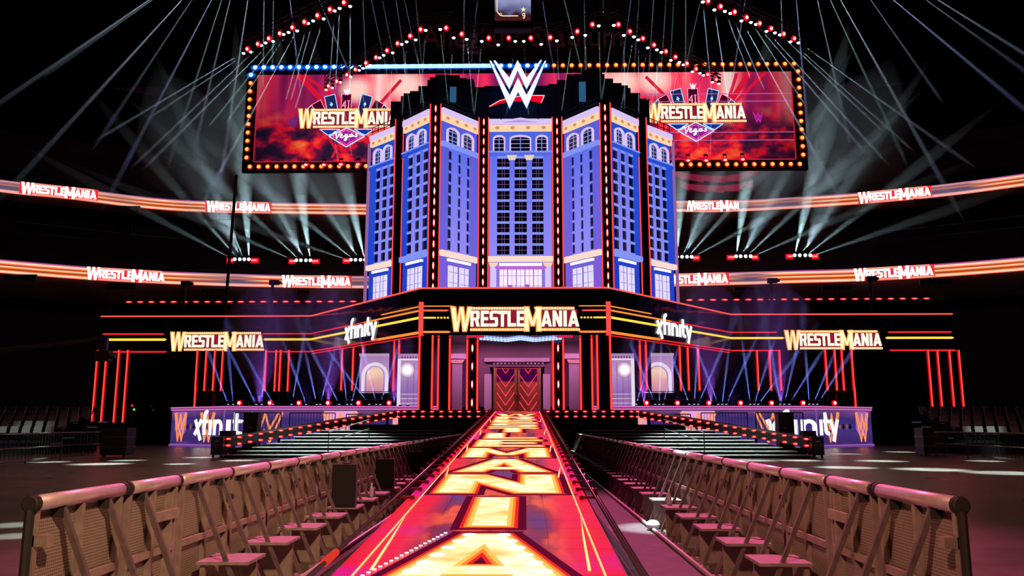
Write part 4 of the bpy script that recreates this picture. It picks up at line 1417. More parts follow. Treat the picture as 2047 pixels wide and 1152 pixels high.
X0 = .15
PT = {'c0': 2.17, 'f2a': 2.98, 'f2b': 5.25, 'f3a': 6.2, 'f3b': 8.25, 'f1a': 9.05, 'f1b': 11.15}
fac = {}
fac['c'] = facade((X0 - PT['c0'], YC), (X0 + PT['c0'], YC), 'c', 'central facade of the tower with pediment, three arched windows and dark panes')
for s, nm in ((-1, 'left'), (1, 'right')):
    defs = (('f2', (PT['f2a'], 55.65), (PT['f2b'], 52.85), 'l', 'lavender tower facade angled beside the central one, %s side' % nm),
            ('f3', (PT['f3a'], 53.15), (PT['f3b'], 55.4), 'b', 'blue tower facade beyond the nearest light column, %s side' % nm),
            ('f1', (PT['f1a'], 56.4), (PT['f1b'], 58.4), 'o', 'outermost narrow blue tower facade on the %s' % nm))
    for key, p, q, kd, lb in defs:
        A, B = (X0 + s * p[0], p[1]), (X0 + s * q[0], q[1])
        if s < 0:
            A, B = B, A
        fac[key + nm] = facade(A, B, kd, lb)
        fr, w = fac[key + nm][1:]
        rl = thing('roof_railing', 'thin dark railing on top of the %s facade, %s side' % ({'f2': 'lavender', 'f3': 'inner blue', 'f1': 'outer blue'}[key], nm), 'railing', fr.p(w / 2, TZ1 + .02))
        for h in (.35, .7):
            part('rail', MB().tube(fr.p(0, TZ1 + h, -.1), fr.p(w, TZ1 + h, -.1), .03, 5), BLACK, rl)
        for k in range(5):
            part('post', MB().tube(fr.p(w * k / 4, TZ1, -.1), fr.p(w * k / 4, TZ1 + .7, -.1), .03, 5), BLACK, rl)

for s, nm in ((-1, 'left'), (1, 'right')):
    column(X0 + s * 2.58, 55.2, .72, TZ0, zc(233), (-.34, .34), 'light column with red tubes and bulbs beside the central tower facade, %s side' % nm, bulbs=19, nr=.028)
    column(X0 + s * 5.74, 52.95, .78, TZ0, at_y(870, 207, 52.9).z, (-.36, .36), 'nearest light column with red tubes and bulbs at the %s corner of the tower' % nm, bulbs=19, nr=.028)
    column(X0 + s * 8.66, 55.9, .66, TZ0, at_y(800, 238, 55.9).z, (-.28, .30), 'black light column with red tubes between the blue facades, %s side' % nm, nr=.028)
    for dx in (2.58, 5.74):
        pass

# tower core and crown of black scenic blocks
core = thing('tower_core', 'black scaffold core filling the tower behind its facades', 'tower', (X0, 57.5, TZ0))
part('core_shell', MB().prism([(X0 - 11.0, 59.4, TZ0), (X0 - 8.3, 57.0, TZ0), (X0 - 5.8, 54.6, TZ0), (X0 - 2.6, 57.0, TZ0), (X0 + 2.6, 57.0, TZ0), (X0 + 5.8, 54.6, TZ0), (X0 + 8.3, 57.0, TZ0), (X0 + 11.0, 59.4, TZ0), (X0 + 11.0, 62, TZ0), (X0 - 11.0, 62, TZ0)], (0, 0, TZ1 - TZ0 - .1)), BLACK, core)
for s in (-1, 1):
    x = X0 + s * 11.25
    part('side_fin', MB().box(min(x, x + s * .12), max(x, x + s * .12), 58.3, 58.9, TZ0, TZ1 - .6), em('fin_lilac', (.5, .2, .5), .6), core)
crown = thing('rooftop_set_piece', 'stepped black scenic blocks crowning the tower behind the white emblem', 'set piece', (X0, 57, TZ1))
for k, (u, v, wd, dy) in enumerate([(797, 203, 30, 58), (815, 192, 26, 57.5), (833, 182, 26, 57), (850, 172, 26, 56.5), (868, 160, 26, 56), (885, 149, 28, 55.6), (905, 150, 26, 56), (922, 156, 20, 56.4), (938, 163, 20, 56.8), (956, 174, 24, 57),
                                    (1108, 168, 24, 57), (1124, 160, 20, 56.8), (1142, 154, 20, 56.4), (1160, 148, 24, 56), (1178, 140, 28, 55.6), (1196, 148, 24, 56), (1213, 157, 24, 56.5), (1230, 166, 24, 57), (1248, 176, 24, 57.5), (1266, 186, 26, 58), (1284, 197, 26, 58.4)]):
    p = at_y(u, v, dy)
    hw = wd / 2 / F * dy * 1.1
    part('scenic_block', MB().box(p.x - hw, p.x + hw, dy, dy + 2.2, TZ1 - .12, p.z), BLACKMATT, crown)
    if k in (1, 4, 8, 12, 15, 18):
        part('roof_lamp', MB().box(p.x - .35, p.x + .3, dy + .2, dy + .8, p.z, p.z + .3).box(p.x - .1, p.x + .1, dy + .3, dy + .6, p.z - .05, p.z + .05), BLACK, crown)
p0, p1 = at_y(968, 175, 57.2), at_y(1102, 168, 57.2)
part('emblem_wall', MB().box(p0.x, p1.x, 57.2, 58, TZ1 - .12, (p0.z + p1.z) / 2), pbr('emblem_wall_navy', (.01, .012, .03), .35), crown)
for k in range(5):
    part('wall_slat', MB().box(p0.x + .3, p1.x - .3, 57.12, 57.2, TZ1 + .15 + k * .16, TZ1 + .2 + k * .16), pbr('slat_navy', (.02, .02, .05), .3), crown)
for u, v0, v1 in ((906, 178, 208), (1163, 168, 207)):
    a, b = at_y(u - 6, v1, 55.9), at_y(u + 7, v0, 55.9)
    part('blue_lit_gap', MB().box(a.x, b.x, 55.5, 55.6, a.z, b.z), em('gap_blue', (.03, .12, .25), .8), crown)  # blue light in the gap is put into a glowing colour

# white double-W emblem on the roof
EY = 54.6
e0, e1 = at_y(978, 218.5, EY), at_y(1090.5, 122, EY)
fr = Frame((e0.x, EY, e0.z), (e1.x - e0.x, 0, 0), (0, 0, e1.z - e0.z))
emb = thing('roof_emblem', 'large glowing white double W emblem with red slash on the tower roof', 'emblem', (X0, EY, TZ1))
EMW = em('emblem_white', (.95, .97, 1.0), 1.5, True)
EMB = em('emblem_blue_side', (.02, .14, .5), 1.0)
up, lo, sl = emblem_polys()
o = part('slash', plates(sl, fr, -.05, .05), em('slash_red', (.9, .0, .02), 1.0), emb)
part('slash_edge', plates(stroke([(.0, .05), (.18, .17), (.29, .205), (.53, .26), (.76, .275), (.975, .27), (.92, .125)], .014), fr, .05, .07), em('slash_edge_pink', (1, .5, .42), 1.4), o)
for nm_, ps in (('upper_letter', up), ('lower_letter', lo)):
    o = part(nm_, plates(ps, fr, .12, .2), EMW, emb)
    part('side_glow', plates([grow(p, .010) for p in ps], fr, -.05, .11), EMB, o)
part('support_post', MB().box(X0 - 1.4, X0 - 1.3, EY + .15, EY + .25, TZ1 - .1, TZ1 + 1.6).box(X0 + 1.2, X0 + 1.3, EY + .15, EY + .25, TZ1 - .1, TZ1 + 1.6), BLACK, emb)


# ------------------------------------------------------------------ big screen behind the tower
def bigscreen_mat():
    m, nt, out = nodes_of('big_screen_image')
    g = nt.nodes.new('ShaderNodeNewGeometry')
    sp = nt.nodes.new('ShaderNodeSeparateXYZ')
    nt.links.new(g.outputs['Position'], sp.inputs[0])
    def noise(scale, vec, detail=3):
        vm = nt.nodes.new('ShaderNodeVectorMath'); vm.operation = 'MULTIPLY'; vm.inputs[1].default_value = vec
        nt.links.new(g.outputs['Position'], vm.inputs[0])
        n = nt.nodes.new('ShaderNodeTexNoise'); n.inputs['Scale'].default_value = scale; n.inputs['Detail'].default_value = detail
        nt.links.new(vm.outputs[0], n.inputs['Vector'])
        return n.outputs['Fac']
    zr = nt.nodes.new('ShaderNodeMapRange'); zr.inputs[1].default_value = 25.5; zr.inputs[2].default_value = 33.5
    nt.links.new(sp.outputs[2], zr.inputs[0])
    # upper curtain glow: vertical strips
    n1 = noise(.35, (1, 1, .12), 2)
    c1 = ramp_node(nt, [(.30, (.10, .008, .07)), (.42, (.45, .015, .12)), (.52, (.95, .03, .10)), (.62, (1.0, .22, .26)), (.74, (1.0, .7, .65))])
    nt.links.new(n1, c1.inputs[0])
    # low fire glow
    n2 = noise(.42, (1, 1, 1.6), 4)
    c2 = ramp_node(nt, [(.38, (.02, .008, .03)), (.47, (.14, .008, .05)), (.55, (.9, .01, .03)), (.65, (1.0, .10, .03)), (.78, (1.0, .35, .1))])
    nt.links.new(n2, c2.inputs[0])
    mr = nt.nodes.new('ShaderNodeMapRange'); mr.inputs[1].default_value = .35; mr.inputs[2].default_value = .62
    nt.links.new(zr.outputs[0], mr.inputs[0])
    mx = nt.nodes.new('ShaderNodeMix'); mx.data_type = 'RGBA'
    nt.links.new(mr.outputs[0], mx.inputs['Factor'])
    nt.links.new(c2.outputs[0], mx.inputs['A'])
    nt.links.new(c1.outputs[0], mx.inputs['B'])
    hot = None
    for gx, gz, gr in ((-15.2, 32.2, 2.0), (-10.6, 32.6, 2.4), (9.6, 32.8, 2.2), (12.4, 33.0, 2.2)):
        cb = nt.nodes.new('ShaderNodeVectorMath'); cb.operation = 'DISTANCE'
        sc_ = nt.nodes.new('ShaderNodeVectorMath'); sc_.operation = 'MULTIPLY'; sc_.inputs[1].default_value = (1, 0, 1.2)
        nt.links.new(g.outputs['Position'], sc_.inputs[0])
        nt.links.new(sc_.outputs[0], cb.inputs[0])
        cb.inputs[1].default_value = (gx, 0, gz * 1.2)
        m2 = nt.nodes.new('ShaderNodeMapRange'); m2.interpolation_type = 'SMOOTHSTEP'
        m2.inputs[1].default_value = gr; m2.inputs[2].default_value = gr * .25
        nt.links.new(cb.outputs['Value'], m2.inputs[0])
        if hot is None:
            hot = m2.outputs[0]
        else:
            mm = nt.nodes.new('ShaderNodeMath'); mm.operation = 'MAXIMUM'
            nt.links.new(hot, mm.inputs[0]); nt.links.new(m2.outputs[0], mm.inputs[1])
            hot = mm.outputs[0]
    mx3 = nt.nodes.new('ShaderNodeMix'); mx3.data_type = 'RGBA'
    nt.links.new(hot, mx3.inputs['Factor'])
    nt.links.new(mx.outputs['Result'], mx3.inputs['A'])
    mx3.inputs['B'].default_value = (1.0, .62, .55, 1)
    mx = mx3
    # the picture fades to near black towards both ends
    ab = nt.nodes.new('ShaderNodeMath'); ab.operation = 'ABSOLUTE'
    nt.links.new(sp.outputs[0], ab.inputs[0])
    fx = nt.nodes.new('ShaderNodeMapRange'); fx.inputs[1].default_value = 26.0; fx.inputs[2].default_value = 17.5; fx.inputs[3].default_value = .25; fx.inputs[4].default_value = 1.0
    nt.links.new(ab.outputs[0], fx.inputs[0])
    e = nt.nodes.new('ShaderNodeEmission')
    nt.links.new(mx.outputs['Result'], e.inputs[0])
    nt.links.new(fx.outputs[0], e.inputs[1])
    nt.links.new(e.outputs[0], out.inputs['Surface'])
    return m


BY = 72.0
q00, q10, q11, q01 = at_y(508, 324, BY), at_y(1590, 317, BY), at_y(1582, 138, BY), at_y(511, 155, BY)
bw, bh = q10.x - q00.x, (q01.z + q11.z) / 2 - (q00.z + q10.z) / 2
bx0, bz0 = q00.x, (q00.z + q10.z) / 2
SCF = Frame((bx0, BY, bz0), (1, 0, .0), (0, 0, 1))
bs = thing('stadium_screen', 'huge wide red video screen ringed with bulbs behind the tower', 'screen', (bx0 + bw / 2, BY, bz0))
SCM = bigscreen_mat()
for k in range(6):
    part('screen_panel', plates([rect(bw * k / 6 + .01, bw * (k + 1) / 6 - .01, 0, bh)], SCF, -.3, 0), SCM, bs)
part('screen_frame', plates([rect(-1.1, bw + 1.1, -1.0, -.02), rect(-1.1, bw + 1.1, bh + .02, bh + 1.1), rect(-1.1, -.05, -1.0, bh + 1.1), rect(bw + .05, bw + 1.1, -1, bh + 1.1)], SCF, -.4, .02), BLACKMATT, bs)
part('screen_edge', plates([rect(-.08, 0, 0, bh), rect(bw, bw + .08, 0, bh), rect(0, bw, -.08, 0)], SCF, 0, .06), em('edge_crimson', (.7, .01, .05), .9), bs)
for x0, x1, zz_ in ((bw * .68, bw, bh * .655), (bw * .68, bw, bh * .74), (bw * .68, bw, bh * .21), (bw * .68, bw, bh * .30)):
    part('scan_line', plates([rect(x0, x1, zz_, zz_ + .07)], SCF, 0, .03), em('scan_pink', (.6, .15, .42), .8), bs)
# red beam streaks of the picture
mb = MB()
for xa, za, xb_, zb_, w_ in ((.075, 1, .16, .45, .5), (.085, 1, .20, .5, .28), (.27, .93, .21, .5, .3), (.165, .3, .145, .04, .25), (.135, .3, .16, .04, .25), (.205, .3, .235, .03, .25),
                             (.925, 1, .86, .42, .5), (.955, 1, .87, .5, .28), (.73, .95, .80, .5, .3), (.865, .4, .80, .04, .35), (.765, .36, .78, .05, .3), (.79, .3, .765, .02, .25), (.875, .55, .90, .98, .3)):
    plates(stroke([(bw * xa, bh * za), (bw * xb_, bh * zb_)], w_, joints=False), SCF, .005, .02, mb)
part('picture_streaks', mb, em('streak_red', (.9, .01, .05), .75), bs, kind='stuff')
for x_ in (.08, .36, .64, .92):
    part('hoist_cable', MB().tube(SCF.p(bw * x_, bh + 1.1, -.2), Vector((bx0 + bw * x_, BY + .2, 61.95)), .05, 4), BLACK, bs)
# bulbs round the rim
bulb_b = mesh('bulb', MB().ball((0, 0, 0), .19, 1.1, .5, 1, 8, 5), BLUEDOT)
bulb_a = mesh('bulb', MB().ball((0, 0, 0), .17, 1, .5, 1, 8, 5), AMBER)
halo_b = mesh('bulb_rim', MB().ball((0, .08, 0), .34, 1.35, .3, .9, 8, 5), em('bulb_rim_blue', (.0, .10, .75), .9))  # glowing discs behind the bulbs stand in for their halos
halo_a = mesh('bulb_rim', MB().ball((0, .08, 0), .27, 1, .3, 1, 8, 5), em('bulb_rim_red', (.55, .015, .0), .8))
NT = 62
ringpts = [(bw * k / (NT - 1) - .3 + .6 * k / (NT - 1), bh + .65, k < 34) for k in range(NT)] + [(bw * k / (NT - 1) - .3 + .6 * k / (NT - 1), -.55, False) for k in range(NT)]
ringpts += [(-.65, bh * (k + .4) / 10.5, k == 10) for k in range(11)] + [(bw + .65, bh * (k + .4) / 10.5, False) for k in range(11)]
bl = wloc(bs)
for x, z, blue in ringpts:
    o = link('bulb', bulb_b if blue else bulb_a, bs)
    o.location = SCF.p(x, z, .25) - bl
    link('bulb_rim', halo_b if blue else halo_a, o)
part('blue_light_strip', plates([rect(bw * .19, bw * .44, bh + .47, bh + .83)], SCF, .20, .30), em('blue_strip', (.36, .70, 1.0), 1.5), bs)  # glowing strip imitates the bulbs merging into one bright line


def card_logo(x, z, label):
    """title crest: fan of cards, lettering, diamond"""
    k = 9.2 / 1215
    fr = Frame(SCF.p(x, z, .06), SCF.ux * k, SCF.uy * (k * 1.12))
    t = title_sign('screen_crest', label, fr, hung=.05)
    blue, pink = em('crest_blue', (.35, .55, 1.0), 1.5), em('crest_pink', (1.0, .25, .38), 1.3)
    white = em('crest_white', (1, .92, 1), 1.5)
    navy, wine = em('crest_navy', (.01, .02, .10), 1), em('crest_wine', (.06, .0, .02), 1)
    fr0 = Frame(SCF.p(x, z, .02), fr.ux, fr.uy)
    cards = [(520, 0, 120, 330, pink, wine, .010), (385, 14, 130, 325, blue, navy, .006), (690, -14, 130, 325, blue, navy, .006), (275, 28, 120, 270, pink, wine, .003), (800, -28, 120, 270, pink, wine, .003), (205, 42, 110, 225, blue, navy, 0), (880, -42, 110, 225, blue, navy, 0)]
    for cx, ang, w, h, colr, bg, dd in cards:
        a = math.radians(ang)
        def T(px, py):
            px -= w / 2
            return (cx + w / 2 + px * math.cos(a) - py * math.sin(a), 60 + px * math.sin(a) + py * math.cos(a))
        R4 = [T(0, 0), T(w, 0), T(w, h), T(0, h)]
        c = part('card', plates([R4], fr0, dd, dd + .003), bg, t)
        part('card_edge', plates(stroke(R4 + [R4[0]], 8), fr0, dd + .003, dd + .006), colr, c)
        if abs(ang) == 14:
            ps = suit_polys()[3 if ang > 0 else 1]
            part('card_suit', plates([[T(w / 2 + px * 50, h * .6 + py * 55) for px, py in p] for p in ps], fr0, dd + .003, dd + .006), colr, c)
    # crown emblem and number
    up, lo, sl = emblem_polys()
    F2 = Frame(fr.p(540, 372, .02), fr.ux * 85, fr.uy * 75)
    part('crest_emblem', plates(up + lo, F2, .01, .03), white, t)
    num = [stroke([(560, 300), (535, 255), (580, 255)], 12), stroke([(568, 315), (568, 225)], 12), stroke([(608, 225), (608, 315)], 14), [rect(592, 624, 222, 232), rect(592, 624, 308, 318)]]
    part('number', plates([p for q in num for p in q], fr0, .016, .02), pink, t)
    # diamond
    D = [(600, 0), (815, -95), (600, -215), (385, -95)]
    part('diamond_outline', plates(stroke(D + [D[0]], 12), fr, .0, .03), blue, t)
    part('diamond_fill', plates([[(600, -25), (770, -95), (600, -190), (430, -95)]], fr, -.02, .0), em('crest_magenta', (.30, .01, .30), 1), t)
    part('diamond_inner', plates(stroke([(600, -25), (770, -95), (600, -190), (430, -95), (600, -25)], 6), fr, .0, .02), em('crest_hot_pink', (1, .1, .6), 1.1), t)
    for s_ in (-1, 1):
        c = 600
        Wn = [(c + s_ * 90, -15), (c + s_ * 330, -15), (c + s_ * 230, -80), (c + s_ * 190, -70)]
        part('wing_fill', plates([Wn], fr, -.03, -.02), em('crest_deepblue', (.01, .03, .30), 1), t)
        part('wing_outline', plates(stroke(Wn + [Wn[0]], 9), fr, -.02, .0), blue, t)
    sc = [[(440, -70), (452, -50), (470, -62), (478, -130), (520, -55)], [(515, -105), (548, -88), (540, -72), (522, -85), (525, -112), (545, -118), (570, -98)],
          [(605, -80), (580, -82), (578, -108), (600, -105), (608, -82), (600, -140), (575, -150), (572, -135), (630, -100)],
          [(670, -78), (642, -80), (638, -104), (660, -104), (672, -80), (672, -102), (690, -96)], [(728, -74), (708, -80), (728, -96), (716, -108), (695, -100)]]
    part('script_word', plates([p for a in sc for p in stroke([(x_, y_ + 5) for x_, y_ in a], 11)], fr, .03, .05), white, t)
    return t


def scr_xy(u, v):
    p = at_y(u, v, BY)
    return p.x - bx0, p.z - bz0


x, z = scr_xy(596, 257)
card_logo(x, z, 'lit crest of playing cards and title lettering on the left part of the big screen')
x, z = scr_xy(1291, 246)
card_logo(x, z, 'lit crest of playing cards and title lettering on the right part of the big screen')
up, lo, sl = emblem_polys()
for u, v, col_, nm in ((1505, 247, (.65, .02, .45), 'magenta'), (574, 256, (.10, .03, .28), 'dim violet')):
    x, z = scr_xy(u, v)
    solo('screen_emblem', plates(up + lo, Frame(SCF.p(x, z, .02), SCF.ux * 1.0, SCF.uy * 1.1), 0, .04), em('screen_emblem_' + nm[:3], col_, .9), 'small %s double W emblem shown on the big screen' % nm, 'emblem')

# ------------------------------------------------------------------ ribbon boards and the bowl
def smooth_path(pts, n=10):
    out = []
    P_ = [pts[0]] + list(pts) + [pts[-1]]
    for i in range(1, len(P_) - 2):
        p0, p1, p2, p3 = [Vector(q) for q in P_[i - 1:i + 3]]
        for k in range(n):
            t = k / n
            out.append(0.5 * ((2 * p1) + (p2 - p0) * t + (2 * p0 - 5 * p1 + 4 * p2 - p3) * t * t + (3 * p1 - p0 - 3 * p2 + p3) * t ** 3))
    out.append(Vector(pts[-1]))
    return out


def ribbon_mat(name, zmid, h):
    m, nt, out = nodes_of(name)
    g = nt.nodes.new('ShaderNodeNewGeometry')
    sp = nt.nodes.new('ShaderNodeSeparateXYZ')
    nt.links.new(g.outputs['Position'], sp.inputs[0])
    mr = nt.nodes.new('ShaderNodeMapRange'); mr.inputs[1].default_value = zmid - h / 2; mr.inputs[2].default_value = zmid + h / 2
    nt.links.new(sp.outputs[2], mr.inputs[0])
    hot = ramp_node(nt, [(0, (1, .12, .05)), (.10, (1, .78, .60)), (.20, (1, .22, .05)), (.30, (.14, .01, .01)), (.40, (.95, .14, .02)), (.50, (1, .66, .36)), (.58, (.25, .02, .01)), (.68, (.9, .12, .03)), (.82, (1, .78, .55)), (.92, (.65, .06, .08)), (1.0, (.20, .05, .42))])
    dim = ramp_node(nt, [(0, (1, .30, .25)), (.12, (.95, .45, .4)), (.25, (.12, .08, .14)), (.5, (.10, .07, .14)), (.62, (.55, .16, .12)), (.75, (.14, .08, .14)), (.9, (.7, .3, .25)), (1.0, (.2, .08, .3))])
    nt.links.new(mr.outputs[0], hot.inputs[0]); nt.links.new(mr.outputs[0], dim.inputs[0])
    n = nt.nodes.new('ShaderNodeTexNoise'); n.inputs['Scale'].default_value = .085; n.inputs['Detail'].default_value = 1
    nt.links.new(g.outputs['Position'], n.inputs['Vector'])
    r = nt.nodes.new('ShaderNodeMapRange'); r.inputs[1].default_value = .52; r.inputs[2].default_value = .62
    nt.links.new(n.outputs['Fac'], r.inputs[0])
    mx = nt.nodes.new('ShaderNodeMix'); mx.data_type = 'RGBA'
    nt.links.new(r.outputs[0], mx.inputs['Factor']); nt.links.new(hot.outputs[0], mx.inputs['A']); nt.links.new(dim.outputs[0], mx.inputs['B'])
    e = nt.nodes.new('ShaderNodeEmission'); e.inputs[1].default_value = 1.1
    nt.links.new(mx.outputs['Result'], e.inputs[0])
    nt.links.new(e.outputs[0], out.inputs['Surface'])
    return m


UPZ, LOZ, RH = 29.0, 18.0, 1.42
R_UP = ribbon_mat('ribbon_upper_image', UPZ, RH)
R_LO = ribbon_mat('ribbon_lower_image', LOZ, RH)
UPW = [at_z(u, v, UPZ) for u, v in ((0, 371), (130, 385), (370, 411), (730, 418))]
UPE = [at_z(u, v, UPZ) for u, v in ((1345, 412), (1480, 411), (1770, 392), (2047, 359))]
LOW = [at_z(u, v, LOZ) for u, v in ((0, 532), (270, 552), (550, 562), (730, 564))]
LOE = [at_z(u, v, LOZ) for u, v in ((1345, 560), (1560, 554), (1770, 547), (2047, 527))]


def ext(p):
    """extend the curve past both frame edges and behind the tower"""
    p = [Vector(q) for q in p]
    a, b = p[0] - (p[1] - p[0]), p[-1] + (p[-1] - p[-2])
    if p[0].x < 0:
        a = p[0] + Vector((-12, -9, 0)); b = Vector((-6, p[-1].y + .6, p[-1].z))
    else:
        a = Vector((6, p[0].y + .6, p[0].z)); b = p[-1] + Vector((11, -9, 0))
    return [a] + p + [b]


RB = {}
for key, pts, mat_, lab in (('uw', UPW, R_UP, 'upper orange ribbon board curving round the left stands'), ('ue', UPE, R_UP, 'upper orange ribbon board curving round the right stands'),
                            ('lw', LOW, R_LO, 'lower orange ribbon board curving round the left stands'), ('le', LOE, R_LO, 'lower orange ribbon board curving round the right stands')):
    path = smooth_path(ext(pts), 8)
    RB[key] = path
    t = thing('ribbon_board', lab, 'ribbon board', tuple(path[len(path) // 2]))
    nseg = 8
    for c in range(0, len(path) - 1, nseg // 2):
        mb = MB()
        seg = path[c:c + nseg // 2 + 1]
        for a, b in zip(seg, seg[1:]):
            n_ = (b - a).cross(Vector((0, 0, 1))).normalized() * .25
            h = Vector((0, 0, RH / 2))
            mb.hexa([a - h, b - h, b - h - n_, a - h - n_, a + h, b + h, b + h - n_, a + h - n_])
        part('screen_module', mb, mat_, t)
    RB[key + 't'] = t


def on_path(path, u):
    """frame of the board where it crosses pixel column u"""
    best = None
    for i, (a, b) in enumerate(zip(path, path[1:])):
        m = (a + b) / 2
        d = m - CAM
        uu = U0 + F * d.dot(RX) / d.dot(FW)
        if best is None or abs(uu - u) < best[0]:
            best = (abs(uu - u), m, (b - a).normalized())
    return best[1], best[2]


M_RW = em('ribbon_white', (1, .86, .80), 1.5)
M_RG = em('ribbon_pink', (1, .30, .25), 1.1)
for key, u, lab in (('uw', 122, 'far left'), ('uw', 470, 'left centre'), ('ue', 1428, 'right centre'), ('ue', 1770, 'far right'), ('lw', 270, 'far left'), ('lw', 637, 'left centre'), ('le', 1397, 'right centre'), ('le', 1771, 'far right')):
    m, d = on_path(RB[key], u)
    k = 8.0 / 1215
    w = k * 1215 / 2
    lev = 'upper' if key[0] == 'u' else 'lower'
    # stays straight: a flat letter plate a hand in front of the board
    nrm = d.cross(Vector((0, 0, 1))).normalized()
    fr = Frame(m - d * w + nrm * .12 - Vector((0, 0, RH / 2)), d * k, Vector((0, 0, RH / 220)))
    t = thing('ribbon_title', 'red and white title lettering on the %s ribbon board, %s' % (lev, lab), 'sign', tuple(m))
    part('red_plate', plates([rect(-30, 1230, 0, 220)], fr, 0, .04), M_REDPLATE, t)
    for ch, ps in title_polys():
        part('letter', plates([grow(p, 3) for p in ps], fr, .04, .12), M_RW, t)
    for b in BARS:
        part('frame_bar', plates([b], fr, .04, .1), M_RG, t)


def strip_surface(path, prof):
    """loft a profile [(outward offset, z)] along a path"""
    mb = MB()
    n = len(path)
    for j, (off, z) in enumerate(prof):
        for i, p in enumerate(path):
            a, b = path[max(0, i - 1)], path[min(n - 1, i + 1)]
            out_ = (b - a).cross(Vector((0, 0, 1))).normalized() * -1
            q = p + out_ * off
            mb.v.append(Vector((q.x, q.y, z)))
    for j in range(len(prof) - 1):
        for i in range(n - 1):
            mb.f.append((j * n + i, j * n + i + 1, (j + 1) * n + i + 1, (j + 1) * n + i))
    return mb


BOWL = pbr('bowl_concrete', (.055, .048, .055), .85, 0, .35, .25)
BOWLD = pbr('bowl_dark', (.02, .017, .02), .9)
SEATROW = pbr('stand_seats', (.030, .024, .026), .6)
full_up = RB['uw'] + RB['ue']
full_lo = RB['lw'] + RB['le']
U, L_ = UPZ, LOZ
struct('wall_upper_deck', strip_surface(full_up, [(.3, U + RH / 2), (1.2, U + 1.2), (5, U + 3.2), (5.2, U + 6.2), (4.2, U + 6.4), (4.2, U + 8.0), (9, U + 9.5), (26, U + 24)]), BOWL, 'dark upper deck of the stadium bowl')
struct('wall_suites', strip_surface(full_up, [(.3, U - RH / 2), (.4, U - 1.6), (4.5, U - 1.8), (4.6, U - 4.4)]), BOWLD, 'dark suite level between the ribbon boards')
rows = [(-1.2, L_ + 6.0)]
prof = [(.3, L_ + RH / 2)]
for k in range(9):
    prof += [(.9 + k * .85, L_ + RH / 2 + .55 * k + .2), (.9 + k * .85 + .8, L_ + RH / 2 + .55 * k + .2)]
struct('wall_lower_stand', strip_surface(full_lo, prof), SEATROW, 'stepped dark seating stand behind the lower ribbon board')
struct('wall_lower', strip_surface(full_lo, [(.3, L_ - RH / 2), (.5, L_ - 3.2), (2.6, L_ - 3.4), (2.6, 0)]), BOWL, 'dark concrete wall under the lower ribbon board')
struct('ceiling', MB().box(-95, 95, -16, 140, 62, 62.4), BOWLD, 'black roof high over the arena')

# rows of seats in the stand, one long bench row each, counted as rows
for lev, path in (('left', RB['lw']), ('right', RB['le'])):
    for k in range(1, 8):
        prof2 = [(.9 + k * .85 + .35, L_ + RH / 2 + .55 * k + .22), (.9 + k * .85 + .5, L_ + RH / 2 + .55 * k + .75), (.9 + k * .85 + .58, L_ + RH / 2 + .55 * k + .75)]
        solo('seat_row', strip_surface(path, prof2), SEATROW, 'dark row of tip-up seats in the %s stand, row %s above the lower ribbon' % (lev, ['one', 'two', 'three', 'four', 'five', 'six', 'seven'][k - 1]), 'seat row', 'seat rows of the stands', kind='stuff')

# light rails, columns and vents of the bowl
LINE = pbr('rail_pale', (.45, .42, .45), .3, .6)
for (u0, v0), (u1, v1), y_, nm in (((35, 443), (238, 466), 88, 'far left'), ((262, 469), (357, 477), 92, 'left'), ((1747, 464), (1848, 455), 92, 'right'), ((1874, 452), (2046, 431), 88, 'far right')):
    a, b = at_y(u0, v0, y_), at_y(u1, v1, y_)
    t = thing('balcony_rail', 'pale balcony rail on the suite level, %s' % nm, 'railing', tuple(a.lerp(b, .5)))
    part('rail', MB().tube(a, b, .06, 6), LINE, t)
    part('glass_panel', MB().prism([a, b, b - Vector((0, 0, 1.0)), a - Vector((0, 0, 1.0))], (0, .04, 0)), BOWLD, t)
for u, y_, nm in ((18, 97.5, 'at the left edge'), (250, 101, 'left of the tower'), (1862, 100, 'right of the tower')):
    a = at_y(u, 470, y_)
    t = thing('bowl_column', 'dark square column between the ribbon boards, %s' % nm, 'column', (a.x, y_, LOZ + 4))
    part('shaft', MB().box(a.x - .7, a.x + .7, y_, y_ + 1.4, LOZ + 3, UPZ - RH), BOWLD, t)
    part('edge_light', MB().box(a.x + .75, a.x + .80, y_, y_ + .1, LOZ + 5.5, LOZ + 8.5), LINE, t)  # narrow pale metal strip beside the shaft
VENT = pbr('vent_frame', (.20, .17, .20), .5)
for u0, u1, v0, v1, y_, nm in ((8, 74, 549, 562, 83, 'far left'), (214, 274, 566, 579, 88, 'left'), (402, 460, 577, 587, 92, 'left centre'), (593, 620, 580, 588, 93.5, 'beside the tower, left'),
                               (1467, 1525, 574, 584, 92.5, 'beside the tower, right'), (1643, 1703, 570, 582, 90, 'right'), (1838, 1903, 558, 570, 87, 'far right'), (225, 280, 412, 421, 96, 'upper left'), (1827, 1886, 398, 406, 94, 'upper right'), (435, 485, 430, 437, 100, 'upper left centre'), (1370, 1417, 430, 433, 101, 'upper right centre')):
    a, b = at_y(u0, v1, y_ - .4), at_y(u1, v0, y_ - .4)
    t = thing('wall_vent', 'rectangular framed vent under a ribbon board, %s' % nm, 'vent', (a.x, y_ - .4, a.z))
    fr = Frame((a.x, y_ - .4, a.z), (1, 0, 0), (0, 0, 1))
    w, h = b.x - a.x, b.z - a.z
    part('frame', plates([rect(0, w, 0, .07), rect(0, w, h - .07, h), rect(0, .07, 0, h), rect(w - .07, w, 0, h), rect(w / 2 - .04, w / 2 + .04, 0, h)], fr, 0, .1), VENT, t)
    part('backing', plates([rect(0, w, 0, h)], fr, -.1, 0), BOWLD, t)


